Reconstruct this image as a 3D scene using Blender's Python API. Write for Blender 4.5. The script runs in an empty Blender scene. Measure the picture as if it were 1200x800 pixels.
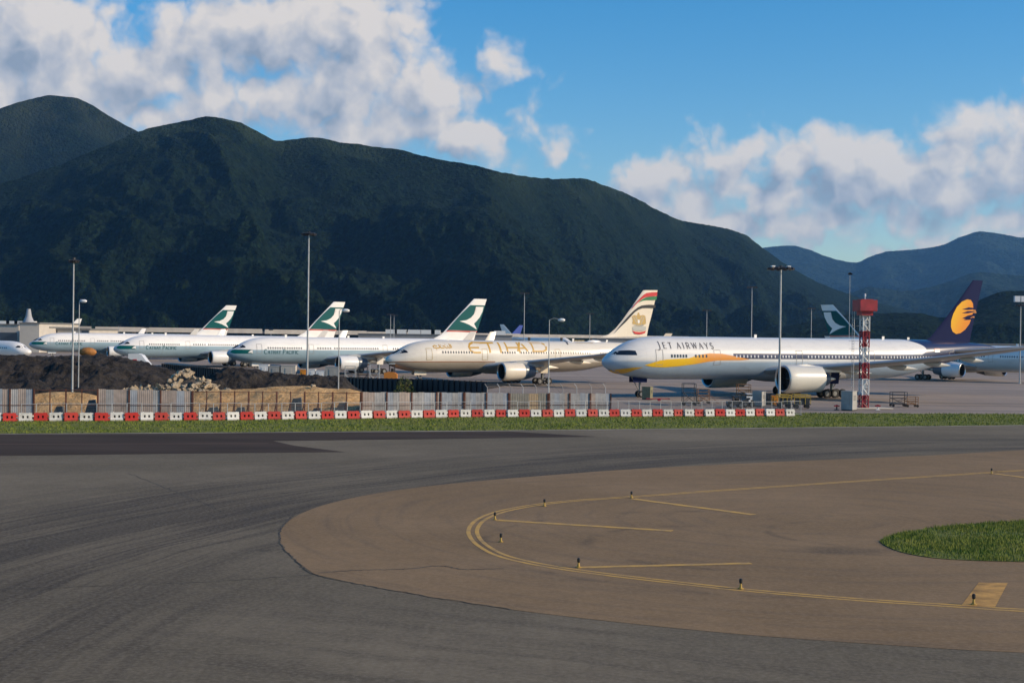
import bpy, bmesh, math, random
import numpy as np
from mathutils import Vector, Matrix
R = math.radians
random.seed(7)
SC = bpy.context.scene
COL = SC.collection

# ------------------------------------------------------------------ camera
H = 8.7
F = 1700.0                      # focal length in pixels of the 1200 px wide photograph
PITCH = math.atan(7.5 / F)
ROLL = R(0.72)
cd = bpy.data.cameras.new('camera'); cam = bpy.data.objects.new('camera', cd); COL.objects.link(cam)
cd.sensor_width = 36.0; cd.lens = 36.0 * F / 1200.0
cd.clip_start = 0.5; cd.clip_end = 60000
CM = Matrix.Translation((0, 0, H)) @ Matrix.Rotation(math.pi/2 - PITCH, 4, 'X') @ Matrix.Rotation(ROLL, 4, 'Z')
cam.matrix_world = CM
SC.camera = cam

# ------------------------------------------------------------------ sun and exposure
SUN_EL = 25.0
SUN_DIR = Vector((math.cos(R(14)), -math.sin(R(14)), 0))   # horizontal direction towards the sun (right, a little behind the camera)
sl = bpy.data.lights.new('sun', 'SUN'); so = bpy.data.objects.new('sun', sl); COL.objects.link(so)
sl.energy = 5.0; sl.angle = R(0.53); sl.color = (1.0, 0.80, 0.56)
sv = Vector((SUN_DIR.x*math.cos(R(SUN_EL)), SUN_DIR.y*math.cos(R(SUN_EL)), math.sin(R(SUN_EL))))
so.rotation_euler = sv.to_track_quat('Z', 'Y').to_euler()
SC.view_settings.view_transform = 'Standard'; SC.view_settings.look = 'None'
SC.view_settings.exposure = 0.0; SC.view_settings.gamma = 1.0
SC.view_settings.use_curve_mapping = False
SC.render.engine = 'CYCLES'
SC.cycles.use_denoising = True
SC.cycles.max_bounces = 4; SC.cycles.diffuse_bounces = 2; SC.cycles.glossy_bounces = 2; SC.cycles.volume_bounces = 1
SC.cycles.transparent_max_bounces = 8

def ray(px, py):
    v = Vector(((px - 600) / F, -(py - 400) / F, -1.0))
    return (CM.to_3x3() @ v)
def gp(px, py, z=0.0):
    r = ray(px, py); t = (z - H) / r.z
    return Vector((r.x * t, r.y * t, z))
def atd(px, py, d):
    r = ray(px, py); t = d / r.y
    return Vector((r.x * t, d, H + r.z * t))

# ------------------------------------------------------------------ world: sky with clouds in sky directions
def build_world():
    w = bpy.data.worlds.new('World'); SC.world = w; w.use_nodes = True; w.cycles.sampling_method = 'NONE'
    nt = w.node_tree; N = nt.nodes; Lk = nt.links; N.clear()
    out = N.new('ShaderNodeOutputWorld'); bg = N.new('ShaderNodeBackground'); bg.inputs[1].default_value = 0.10
    Lk.new(bg.outputs[0], out.inputs[0])
    sky = N.new('ShaderNodeTexSky'); sky.sky_type = 'NISHITA'; sky.sun_disc = False
    sky.sun_elevation = R(SUN_EL); sky.sun_rotation = math.atan2(SUN_DIR.x, SUN_DIR.y)
    sky.air_density = 1.0; sky.dust_density = 0.35; sky.ozone_density = 2.6; sky.altitude = 10
    g = bpy.data.node_groups.new('cloud_density', 'ShaderNodeTree')
    g.interface.new_socket('P', in_out='INPUT', socket_type='NodeSocketVector')
    g.interface.new_socket('D', in_out='OUTPUT', socket_type='NodeSocketFloat')
    gi = g.nodes.new('NodeGroupInput'); go = g.nodes.new('NodeGroupOutput')
    def m(nt_, op, a, b=None, c=None, clamp=False):
        n = nt_.nodes.new('ShaderNodeMath'); n.operation = op; n.use_clamp = clamp
        for i, v in enumerate((a, b, c)):
            if v is None: continue
            if isinstance(v, (int, float)): n.inputs[i].default_value = v
            else: nt_.links.new(v, n.inputs[i])
        return n.outputs[0]
    def vm(nt_, op, a, b):
        n = nt_.nodes.new('ShaderNodeVectorMath'); n.operation = op
        for i, v in enumerate((a, b)):
            if isinstance(v, tuple): n.inputs[i].default_value = v
            elif v is not None: nt_.links.new(v, n.inputs[i])
        return n
    # (px, py, rx, ry, strength) measured on the photograph, turned into azimuth/elevation
    blobs = [(30,40,150,95,1.0),(-60,80,150,110,1.0),(175,95,120,70,.95),(80,100,90,60,.9),(230,60,80,70,.9),(330,35,130,62,1.0),(425,40,105,78,1.0),
             (330,120,100,50,.85),(400,100,90,60,.85),(480,95,62,66,.8),(470,150,85,42,.9),(420,165,60,34,.9),(540,160,55,40,.85),(560,165,34,30,.7),
             (590,78,26,34,.62),(628,150,24,48,.42),(652,178,44,30,.55),(150,130,100,40,.8),(510,135,50,60,.7),
             (770,190,58,46,.9),(735,205,40,30,.7),(850,172,66,46,.95),(800,225,70,38,.85),(930,172,62,42,.95),(905,205,90,32,.8),(985,168,66,46,.95),(1050,182,80,44,.95),
             (1125,160,62,50,.95),(1180,165,70,62,1.0),(1250,170,90,80,1.0),(1110,205,110,34,.9),(1010,205,70,32,.8),(840,240,60,26,.65),(940,252,64,20,.5),(1045,282,32,16,.66),
             (1190,262,44,22,.75),(930,135,22,12,.36),(1160,235,90,26,.62),(1230,250,70,40,.8),(880,262,60,14,.36),(1000,232,110,30,.6),(1160,262,90,24,.6),(1330,120,120,90,.9),(-230,120,160,140,.9),(-400,40,200,140,.8),(1500,200,200,60,.9)]
    n1 = g.nodes.new('ShaderNodeTexNoise'); n1.noise_dimensions = '2D'; n1.inputs['Scale'].default_value = 1.6; n1.inputs['Detail'].default_value = 3; n1.inputs['Roughness'].default_value = .55
    g.links.new(gi.outputs[0], n1.inputs['Vector'])
    wv = vm(g, 'SUBTRACT', n1.outputs['Color'], (.5, .5, .5))
    wv2 = vm(g, 'MULTIPLY', wv.outputs[0], (.6, .45, 0))
    pw = vm(g, 'ADD', gi.outputs[0], wv2.outputs[0])
    acc = None
    for (px, py, rx, ry, s) in blobs:
        r = ray(px, py + (20 if px > 700 else 0)).normalized(); az = math.atan2(r.x, r.y) * 17; el = math.asin(r.z) * 17
        a = vm(g, 'SUBTRACT', pw.outputs[0], (az, el, 0))
        b = vm(g, 'MULTIPLY', a.outputs[0], (100 / rx, 100 / ry, 0))
        l = vm(g, 'LENGTH', b.outputs[0], None).outputs['Value']
        v = m(g, 'MULTIPLY_ADD', l, -s, s)
        if acc is None: acc = v
        else:
            n = g.nodes.new('ShaderNodeMath'); n.operation = 'SMOOTH_MAX'; n.inputs[2].default_value = .25
            g.links.new(acc, n.inputs[0]); g.links.new(v, n.inputs[1]); acc = n.outputs[0]
    # beyond the picture, loose cloud from noise alone, so that the rest of the sky is not bare
    n2 = g.nodes.new('ShaderNodeTexNoise'); n2.noise_dimensions = '2D'; n2.inputs['Scale'].default_value = 1.25; n2.inputs['Detail'].default_value = 8; n2.inputs['Roughness'].default_value = .54
    n2.inputs['Distortion'].default_value = .25
    g.links.new(gi.outputs[0], n2.inputs['Vector'])
    vo = g.nodes.new('ShaderNodeTexVoronoi'); vo.voronoi_dimensions = '2D'; vo.feature = 'F1'; vo.inputs['Scale'].default_value = 2.7
    vo.inputs['Detail'].default_value = 1.5; vo.inputs['Roughness'].default_value = .5
    g.links.new(pw.outputs[0], vo.inputs['Vector'])
    f = m(g, 'MULTIPLY_ADD', n2.outputs['Fac'], 1.15, -0.575)
    f2 = m(g, 'MULTIPLY_ADD', vo.outputs['Distance'], -.42, .35)
    D = m(g, 'ADD', m(g, 'ADD', acc, f), f2)
    g.links.new(D, go.inputs[0])
    tc = N.new('ShaderNodeTexCoord')
    sp = N.new('ShaderNodeSeparateXYZ'); Lk.new(tc.outputs['Generated'], sp.inputs[0])
    az = m(nt, 'MULTIPLY', m(nt, 'ARCTAN2', sp.outputs[0], sp.outputs[1]), 17.0)
    el = m(nt, 'MULTIPLY', m(nt, 'ARCSINE', sp.outputs[2]), 17.0)
    cb = N.new('ShaderNodeCombineXYZ'); Lk.new(az, cb.inputs[0]); Lk.new(el, cb.inputs[1])
    def dens(off):
        gn = N.new('ShaderNodeGroup'); gn.node_tree = g
        v = vm(nt, 'ADD', cb.outputs[0], off); Lk.new(v.outputs[0], gn.inputs[0]); return gn.outputs[0]
    d0 = dens((0, 0, 0)); d1 = dens((.22, .26, 0))
    al = N.new('ShaderNodeMapRange'); al.interpolation_type = 'SMOOTHSTEP'
    Lk.new(d0, al.inputs[0]); al.inputs[1].default_value = -.02; al.inputs[2].default_value = .56
    L = m(nt, 'MULTIPLY', m(nt, 'SUBTRACT', d0, d1), .95)
    thick = N.new('ShaderNodeMapRange'); Lk.new(d0, thick.inputs[0]); thick.inputs[1].default_value = .3; thick.inputs[2].default_value = 1.3
    thick.inputs[3].default_value = 0.62; thick.inputs[4].default_value = 0.30
    Lf = m(nt, 'ADD', L, thick.outputs[0], clamp=True)
    cr = N.new('ShaderNodeValToRGB'); Lk.new(Lf, cr.inputs[0])
    e = cr.color_ramp.elements; e[0].position = .05; e[0].color = (3.2, 3.7, 4.5, 1); e[1].position = .86; e[1].color = (8.7, 7.9, 7.1, 1)
    k = e.new(.42); k.color = (5.4, 5.5, 5.9, 1)
    mx = N.new('ShaderNodeMix'); mx.data_type = 'RGBA'
    Lk.new(m(nt, 'MULTIPLY', al.outputs[0], .93), mx.inputs[0])
    hs = N.new('ShaderNodeHueSaturation'); hs.inputs['Saturation'].default_value = 1.48; hs.inputs['Value'].default_value = 1.5
    Lk.new(sky.outputs[0], hs.inputs['Color'])
    Lk.new(hs.outputs[0], mx.inputs[6]); Lk.new(cr.outputs[0], mx.inputs[7])
    Lk.new(mx.outputs[2], bg.inputs[0])
build_world()

# ------------------------------------------------------------------ helpers
def tag(o, label=None, cat=None, group=None, kind=None):
    if label: o['label'] = label
    if cat: o['category'] = cat
    if group: o['group'] = group
    if kind: o['kind'] = kind
    return o
def empty(name, loc=(0, 0, 0), rz=0.0):
    o = bpy.data.objects.new(name, None); COL.objects.link(o)
    o.empty_display_size = .5
    o.location = loc; o.rotation_euler = (0, 0, rz); return o
def copy_tree(o, parent=None):
    c = o.copy(); COL.objects.link(c)
    if parent is not None: c.parent = parent
    for ch in list(o.children): copy_tree(ch, c)
    return c

class MB:
    def __init__(s): s.v = []; s.f = []; s.mi = []
    def add(s, vs, fs, mi=0):
        b = len(s.v); s.v.extend([tuple(v) for v in vs]); s.f.extend([tuple(b + i for i in f) for f in fs]); s.mi.extend([mi] * len(fs)); return s
    def box(s, c, size, rz=0.0, mi=0, rot=None, bev=0):
        x, y, z = [k / 2 for k in size]
        M = rot if rot is not None else Matrix.Rotation(rz, 3, 'Z')
        vs = [Vector(c) + M @ Vector((a * x, b * y, d * z)) for a in (-1, 1) for b in (-1, 1) for d in (-1, 1)]
        return s.add(vs, [(0, 1, 3, 2), (4, 6, 7, 5), (0, 4, 5, 1), (2, 3, 7, 6), (0, 2, 6, 4), (1, 5, 7, 3)], mi)
    def cyl(s, p0, p1, r0, r1=None, n=10, mi=0, caps=True):
        p0 = Vector(p0); p1 = Vector(p1); r1 = r0 if r1 is None else r1
        d = (p1 - p0).normalized(); q = d.to_track_quat('Z', 'Y').to_matrix()
        vs = []
        for p, r in ((p0, r0), (p1, r1)):
            for i in range(n):
                a = 2 * math.pi * i / n; vs.append(p + q @ Vector((r * math.cos(a), r * math.sin(a), 0)))
        fs = [(i, (i + 1) % n, n + (i + 1) % n, n + i) for i in range(n)]
        if caps: fs += [tuple(range(n - 1, -1, -1)), tuple(range(n, 2 * n))]
        return s.add(vs, fs, mi)
    def loft(s, rings, closed=True, cap0=False, cap1=False, mi=0):
        n = len(rings[0]); vs = [p for r in rings for p in r]; fs = []
        for k in range(len(rings) - 1):
            for i in range(n if closed else n - 1):
                j = (i + 1) % n; fs.append((k * n + i, k * n + j, (k + 1) * n + j, (k + 1) * n + i))
        if cap0: fs.append(tuple(range(n - 1, -1, -1)))
        if cap1: fs.append(tuple((len(rings) - 1) * n + i for i in range(n)))
        return s.add(vs, fs, mi)
    def revolve(s, prof, c, n=28, mi=0):
        # prof: (x, r) list, revolved about the x axis through c
        rings = [[(c[0] + x, c[1] + r * math.cos(2 * math.pi * i / n), c[2] + r * math.sin(2 * math.pi * i / n)) for i in range(n)] for x, r in prof]
        return s.loft(rings, True, False, False, mi)
    def tube(s, pts, r, n=6, mi=0):
        for a, b in zip(pts[:-1], pts[1:]): s.cyl(a, b, r, r, n, mi)
        return s
    def build(s, name, mats, parent=None, smooth=False, loc=None):
        me = bpy.data.meshes.new(name); me.from_pydata(s.v, [], s.f)
        for mm in (mats if isinstance(mats, (list, tuple)) else [mats]): me.materials.append(mm)
        if any(s.mi): me.polygons.foreach_set('material_index', s.mi)
        bm = bmesh.new(); bm.from_mesh(me); bmesh.ops.recalc_face_normals(bm, faces=bm.faces); bm.to_mesh(me); bm.free()
        if smooth:
            me.polygons.foreach_set('use_smooth', [True] * len(me.polygons))
            me.set_sharp_from_angle(angle=R(smooth if smooth > 1 else 40))
        me.update()
        o = bpy.data.objects.new(name, me); COL.objects.link(o)
        if parent is not None: o.parent = parent
        if loc is not None: o.location = loc
        return o
def npmesh(name, V, Fc, mat, parent=None, smooth=False):
    me = bpy.data.meshes.new(name); V = np.asarray(V, dtype=np.float32); Fc = np.asarray(Fc, dtype=np.int32)
    k = Fc.shape[1]
    me.vertices.add(len(V)); me.vertices.foreach_set('co', V.ravel())
    me.loops.add(Fc.size); me.loops.foreach_set('vertex_index', Fc.ravel())
    me.polygons.add(len(Fc)); me.polygons.foreach_set('loop_start', np.arange(0, Fc.size, k, dtype=np.int32))
    try: me.polygons.foreach_set('loop_total', np.full(len(Fc), k, dtype=np.int32))
    except Exception: pass
    if smooth: me.polygons.foreach_set('use_smooth', np.ones(len(Fc), dtype=bool))
    for mm in (mat if isinstance(mat, (list, tuple)) else [mat]): me.materials.append(mm)
    me.update(calc_edges=True); me.validate()
    o = bpy.data.objects.new(name, me); COL.objects.link(o)
    if parent is not None: o.parent = parent
    return o

# ---- materials
def mat(name, col, rough=.6, metal=0.0, noise=None, bump=None, coat=0.0, emis=None, spec=None):
    """noise = (scale, amount, detail[, stretch]); bump = (scale, strength, distance)"""
    m = bpy.data.materials.new(name); m.use_nodes = True; nt = m.node_tree; N = nt.nodes; L = nt.links
    b = N['Principled BSDF']; b.inputs['Roughness'].default_value = rough; b.inputs['Metallic'].default_value = metal
    if coat: b.inputs['Coat Weight'].default_value = coat; b.inputs['Coat Roughness'].default_value = .12
    if spec is not None: b.inputs['Specular IOR Level'].default_value = spec
    c = (*col, 1) if len(col) == 3 else col
    b.inputs['Base Color'].default_value = c
    tc = N.new('ShaderNodeTexCoord')
    if noise:
        mp = N.new('ShaderNodeMapping'); L.new(tc.outputs['Object'], mp.inputs[0])
        if len(noise) > 3: mp.inputs['Scale'].default_value = noise[3]
        n = N.new('ShaderNodeTexNoise'); n.inputs['Scale'].default_value = noise[0]; n.inputs['Detail'].default_value = noise[2]; n.inputs['Roughness'].default_value = .6
        L.new(mp.outputs[0], n.inputs['Vector'])
        mr = N.new('ShaderNodeMapRange'); L.new(n.outputs['Fac'], mr.inputs[0]); mr.inputs[1].default_value = .3; mr.inputs[2].default_value = .7
        mr.inputs[3].default_value = 1 - noise[1]; mr.inputs[4].default_value = 1 + noise[1] * .5
        mx = N.new('ShaderNodeVectorMath'); mx.operation = 'SCALE'; mx.inputs[0].default_value = c[:3]; L.new(mr.outputs[0], mx.inputs['Scale'])
        L.new(mx.outputs[0], b.inputs['Base Color'])
    if bump:
        n = N.new('ShaderNodeTexNoise'); n.inputs['Scale'].default_value = bump[0]; n.inputs['Detail'].default_value = 6; L.new(tc.outputs['Object'], n.inputs['Vector'])
        bp = N.new('ShaderNodeBump'); bp.inputs['Strength'].default_value = bump[1]; bp.inputs['Distance'].default_value = bump[2]
        L.new(n.outputs['Fac'], bp.inputs['Height']); L.new(bp.outputs[0], b.inputs['Normal'])
    if emis: b.inputs['Emission Color'].default_value = (*emis[0], 1); b.inputs['Emission Strength'].default_value = emis[1]
    return m
class G:      # tiny node-graph helper for the larger procedural materials
    def __init__(s, name, rough=.8):
        s.m = bpy.data.materials.new(name); s.m.use_nodes = True; s.nt = s.m.node_tree; s.N = s.nt.nodes; s.L = s.nt.links
        s.b = s.N['Principled BSDF']; s.b.inputs['Roughness'].default_value = rough; s.b.inputs['Specular IOR Level'].default_value = .3
        s.tc = s.N.new('ShaderNodeTexCoord'); s.co = s.tc.outputs['Object']
    def sep(s, v=None):
        n = s.N.new('ShaderNodeSeparateXYZ'); s.L.new(v or s.co, n.inputs[0]); return n.outputs
    def put(s, sock, v):
        if isinstance(v, (int, float)): sock.default_value = v
        elif isinstance(v, tuple): sock.default_value = v if len(v) == len(sock.default_value) else (*v, 1)
        else: s.L.new(v, sock)
    def math(s, op, a, b=0.0, c=0.0, clamp=False):
        n = s.N.new('ShaderNodeMath'); n.operation = op; n.use_clamp = clamp
        s.put(n.inputs[0], a); s.put(n.inputs[1], b); s.put(n.inputs[2], c); return n.outputs[0]
    def comb(s, x, y, z=0.0):
        n = s.N.new('ShaderNodeCombineXYZ'); s.put(n.inputs[0], x); s.put(n.inputs[1], y); s.put(n.inputs[2], z); return n.outputs[0]
    def vscale(s, v, sc):
        n = s.N.new('ShaderNodeVectorMath'); n.operation = 'MULTIPLY'; s.L.new(v, n.inputs[0]); n.inputs[1].default_value = sc; return n.outputs[0]
    def noise(s, scale, detail=4, rough=.55, v=None, dist=0.0):
        n = s.N.new('ShaderNodeTexNoise'); n.inputs['Scale'].default_value = scale; n.inputs['Detail'].default_value = detail
        n.inputs['Roughness'].default_value = rough; n.inputs['Distortion'].default_value = dist; s.L.new(v or s.co, n.inputs['Vector']); return n.outputs['Fac']
    def rng(s, v, a, b, c=0.0, d=1.0, smooth=True):
        n = s.N.new('ShaderNodeMapRange'); n.interpolation_type = 'SMOOTHSTEP' if smooth else 'LINEAR'
        s.put(n.inputs[0], v); n.inputs[1].default_value = a; n.inputs[2].default_value = b; n.inputs[3].default_value = c; n.inputs[4].default_value = d; return n.outputs[0]
    def mix(s, f, a, b):
        n = s.N.new('ShaderNodeMix'); n.data_type = 'RGBA'; s.put(n.inputs[0], f); s.put(n.inputs[6], a); s.put(n.inputs[7], b); return n.outputs[2]
    def col(s, c): s.put(s.b.inputs['Base Color'], c); return s
    def bump(s, h, strength, dist):
        n = s.N.new('ShaderNodeBump'); n.inputs['Strength'].default_value = strength; n.inputs['Distance'].default_value = dist
        s.L.new(h, n.inputs['Height']); s.L.new(n.outputs[0], s.b.inputs['Normal']); return s

# ---- numpy gradient noise
def perlin(x, y, seed=0):
    rs = np.random.RandomState(seed); perm = rs.permutation(256); perm = np.concatenate([perm, perm])
    ang = rs.rand(256) * 2 * np.pi; gx = np.cos(ang); gy = np.sin(ang)
    xi = np.floor(x).astype(int); yi = np.floor(y).astype(int); xf = x - xi; yf = y - yi; xi &= 255; yi &= 255
    u = xf**3 * (xf * (xf * 6 - 15) + 10); v = yf**3 * (yf * (yf * 6 - 15) + 10)
    def gr(ix, iy, fx, fy):
        h = perm[(perm[ix & 255] + iy) & 255]; return gx[h] * fx + gy[h] * fy
    a = gr(xi, yi, xf, yf); b = gr(xi + 1, yi, xf - 1, yf); c = gr(xi, yi + 1, xf, yf - 1); d = gr(xi + 1, yi + 1, xf - 1, yf - 1)
    return (a + u * (b - a)) + v * ((c + u * (d - c)) - (a + u * (b - a)))
def fbm(x, y, o=5, seed=0, gain=.5):
    s = 0; a = 1; f = 1; t = 0
    for k in range(o): s = s + a * perlin(x * f + 13.7 * k, y * f - 7.1 * k, seed + k); t += a; a *= gain; f *= 2.03
    return s / t
def ridged(x, y, o=5, seed=0, gain=.5):
    s = 0; a = 1; f = 1; t = 0
    for k in range(o): s = s + a * (1 - np.abs(perlin(x * f + 5.3 * k, y * f + 9.1 * k, seed + k)) * 2.2); t += a; a *= gain; f *= 2.07
    return s / t
def catmull(pts, n=8):
    P = [Vector(p) for p in pts]; out = []
    P = [P[0] * 2 - P[1]] + P + [P[-1] * 2 - P[-2]]
    for i in range(1, len(P) - 2):
        a, b, c, d = P[i-1], P[i], P[i+1], P[i+2]
        for k in range(n):
            t = k / n
            out.append(.5 * ((2*b) + (c - a)*t + (2*a - 5*b + 4*c - d)*t*t + (3*b - a - 3*c + d)*t*t*t))
    out.append(P[-2]); return out
def curve_fn(pts):
    """smooth (monotone cubic) function through the points"""
    xs = np.array([p[0] for p in pts], float); ys = np.array([p[1] for p in pts], float)
    h = np.diff(xs); dl = np.diff(ys) / h; m = np.zeros(len(xs)); m[0] = dl[0]; m[-1] = dl[-1]
    for i in range(1, len(xs) - 1):
        m[i] = 0 if dl[i-1] * dl[i] <= 0 else 3 * (h[i-1] + h[i]) / ((2*h[i] + h[i-1]) / dl[i-1] + (h[i] + 2*h[i-1]) / dl[i])
    def f(x):
        x = np.clip(x, xs[0], xs[-1]); i = np.clip(np.searchsorted(xs, x) - 1, 0, len(h) - 1); t = (x - xs[i]) / h[i]
        return (2*t**3 - 3*t**2 + 1)*ys[i] + (t**3 - 2*t**2 + t)*h[i]*m[i] + (-2*t**3 + 3*t**2)*ys[i+1] + (t**3 - t**2)*h[i]*m[i+1]
    return f

# ------------------------------------------------------------------ ground
def sheet(name, pts, z, m, kind='structure'):
    me = bpy.data.meshes.new(name)
    me.from_pydata([(p[0], p[1], z) for p in pts], [], [tuple(range(len(pts)))]); me.materials.append(m)
    o = bpy.data.objects.new(name, me); COL.objects.link(o)
    if me.polygons[0].normal.z < 0: me.flip_normals()
    tag(o, kind=kind); return o
TC = gp(900, 612)       # middle of the turn the tyre tracks follow

def asphalt_mat():
    g = G('taxiway_asphalt', .9); g.b.inputs['Specular IOR Level'].default_value = .12
    x, y, z = g.sep()
    # coordinate v grows outwards from the edge of the brown shoulder: three straight runs joined by rounded corners
    def side(p, q):
        a_ = gp(*p); b_ = gp(*q); u = (b_ - a_).normalized(); n_ = (-u.y, u.x)
        return g.math('ADD', g.math('ADD', g.math('MULTIPLY', x, n_[0]), g.math('MULTIPLY', y, n_[1])), -(a_.x * n_[0] + a_.y * n_[1]))
    def smax(a_, b_, k):
        n = g.N.new('ShaderNodeMath'); n.operation = 'SMOOTH_MAX'; g.put(n.inputs[0], a_); g.put(n.inputs[1], b_); n.inputs[2].default_value = k; return n.outputs[0]
    v3 = side((1200, 764.5), (500, 698.5))
    ex = g.math('SUBTRACT', x, 70.0); ey = g.math('SUBTRACT', y, 35.0)
    r = g.math('SQRT', g.math('ADD', g.math('MULTIPLY', ex, ex), g.math('MULTIPLY', ey, ey)))
    rr = g.math('ADD', r, g.math('MULTIPLY', g.noise(.04, 3), 3.5)); an = g.math('MULTIPLY', g.math('ARCTAN2', ey, g.math('MULTIPLY', ex, -1.0)), 2.2)
    n1 = g.noise(1.0, 5, .62, g.comb(g.math('MULTIPLY', rr, .34), an, 0))
    n2 = g.noise(1.0, 4, .68, g.comb(g.math('MULTIPLY', rr, 2.3), g.math('MULTIPLY', an, 1.8), 3.0))
    w3 = g.math('ADD', v3, g.math('MULTIPLY', g.noise(.05, 3), 2.5)); al3 = g.math('MULTIPLY', x, .05)
    n3 = g.noise(1.0, 5, .65, g.comb(g.math('MULTIPLY', w3, .6), al3, 7.0))
    big = g.noise(.045, 4, .6)
    fine = g.noise(6.0, 6, .7)
    grit = g.noise(38.0, 3, .7)
    base = g.mix(g.rng(big, .35, .68), (.140, .118, .080), (.225, .188, .130))
    # rubber laid down where aircraft turn: thin dark arcs, densest in one band of radii
    band = g.math('MULTIPLY', g.rng(r, 76, 88), g.rng(r, 106, 95)); low = g.math('MULTIPLY', g.rng(v3, -2, 2), g.rng(r, 86, 74))
    st = g.math('ADD', g.math('MULTIPLY', g.rng(n1, .38, .64), .62), g.math('MULTIPLY', g.rng(n2, .46, .62), .60))
    st = g.math('MULTIPLY', st, g.math('MULTIPLY_ADD', band, .95, .12), 0, True)
    st = g.math('ADD', g.math('ADD', st, g.math('MULTIPLY', band, .16)), g.math('MULTIPLY', g.math('MULTIPLY', g.rng(n3, .42, .66), low), .42), 0, True)
    c = g.mix(st, base, (.050, .040, .028))
    # narrow strip joints of the paver and transverse sealed cracks
    vor = g.N.new('ShaderNodeTexVoronoi'); vor.feature = 'DISTANCE_TO_EDGE'; vor.inputs['Scale'].default_value = .045
    wv = g.N.new('ShaderNodeTexNoise'); wv.inputs['Scale'].default_value = .3; wv.inputs['Detail'].default_value = 4; g.L.new(g.co, wv.inputs['Vector'])
    ad = g.N.new('ShaderNodeVectorMath'); ad.operation = 'MULTIPLY_ADD'; g.L.new(wv.outputs['Color'], ad.inputs[0]); ad.inputs[1].default_value = (5, 5, 0); g.L.new(g.co, ad.inputs[2])
    g.L.new(ad.outputs[0], vor.inputs['Vector'])
    crack = g.rng(vor.outputs['Distance'], .0025, .0008)
    c = g.mix(g.math('MULTIPLY', crack, .12), c, (.035, .034, .033))
    j = g.math('ABSOLUTE', g.math('SUBTRACT', g.math('FRACT', g.math('MULTIPLY', g.math('ADD', g.math('MULTIPLY', x, .28), y), .21)), .5))
    c = g.mix(g.math('MULTIPLY', g.rng(j, .012, .004), .18), c, (.04, .038, .037))
    c = g.mix(g.rng(g.noise(1.3, 6, .75), .34, .68, .30, 0), c, (.055, .046, .034))
    c = g.mix(g.rng(fine, .38, .72, 0, .40), c, (.30, .26, .20))
    c = g.mix(g.rng(grit, .42, .7, 0, .40), c, (.07, .06, .05))
    # oil spots
    vs = g.N.new('ShaderNodeTexVoronoi'); vs.inputs['Scale'].default_value = .16; g.L.new(g.co, vs.inputs['Vector'])
    c = g.mix(g.math('MULTIPLY', g.rng(g.math('ADD', vs.outputs['Distance'], g.math('MULTIPLY', fine, .12)), .13, .09), .35), c, (.03, .029, .028))
    g.col(c); g.put(g.b.inputs['Roughness'], g.math('MULTIPLY_ADD', st, -.15, .95))
    g.bump(g.math('ADD', fine, g.math('MULTIPLY', grit, .5)), .35, .02)
    return g.m
def shoulder_mat():
    g = G('shoulder_asphalt', .95); g.b.inputs['Specular IOR Level'].default_value = .1
    x, y, z = g.sep()
    dx = g.math('SUBTRACT', x, TC.x + 2); dy = g.math('SUBTRACT', y, TC.y + 1)
    r = g.math('SQRT', g.math('ADD', g.math('MULTIPLY', dx, dx), g.math('MULTIPLY', dy, dy)))
    an = g.math('ARCTAN2', dy, g.math('MULTIPLY', dx, -1.0))
    n1 = g.noise(1.0, 4, .6, g.comb(g.math('MULTIPLY', r, 1.3), g.math('MULTIPLY', an, 1.6), 1.0))
    big = g.noise(.07, 4, .6); fine = g.noise(5.0, 6, .7); grit = g.noise(30.0, 3, .7)
    c = g.mix(g.rng(big, .33, .68), (.215, .142, .074), (.275, .185, .102))
    c = g.mix(g.rng(n1, .48, .68, 0, .32), c, (.085, .075, .066))
    # single curved skid marks
    for (cx, cy, rad, wd, a0, a1, px, py) in ((0, 0, 6.5, .5, 0, 0, 870, 640), (0, 0, 4.2, .35, 0, 0, 1010, 625), (0, 0, 12.0, .45, 0, 0, 900, 640)):
        q = gp(px, py)
        ex = g.math('SUBTRACT', x, q.x); ey = g.math('SUBTRACT', y, q.y)
        e = g.math('SQRT', g.math('ADD', g.math('MULTIPLY', ex, ex), g.math('MULTIPLY', ey, ey)))
        ring = g.rng(g.math('ABSOLUTE', g.math('SUBTRACT', e, rad)), wd, 0.0)
        ring = g.math('MULTIPLY', ring, g.rng(ex, 0.5, -2.0))
        ring = g.math('MULTIPLY', ring, g.rng(g.noise(.35, 3), .42, .6))
        c = g.mix(g.math('MULTIPLY', ring, .5), c, (.05, .045, .04))
    # washed-out dark soil at the tip of the grass and along the stripes
    q = gp(990, 645)
    ex = g.math('MULTIPLY', g.math('SUBTRACT', x, q.x), .32); ey = g.math('MULTIPLY', g.math('SUBTRACT', y, q.y), .62)
    e = g.math('SQRT', g.math('ADD', g.math('MULTIPLY', ex, ex), g.math('MULTIPLY', ey, ey)))
    e = g.math('ADD', e, g.math('MULTIPLY', g.noise(.8, 4), 1.2))
    c = g.mix(g.rng(e, 1.7, .7, 0, .6), c, (.05, .044, .038))
    c = g.mix(g.rng(g.noise(.9, 6, .75), .34, .68, .28, 0), c, (.11, .082, .055))
    c = g.mix(g.rng(fine, .38, .72, 0, .42), c, (.34, .25, .16))
    c = g.mix(g.rng(grit, .42, .7, 0, .25), c, (.08, .068, .055))
    g.col(c); g.bump(g.math('ADD', fine, g.math('MULTIPLY', grit, .5)), .35, .02)
    return g.m
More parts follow.
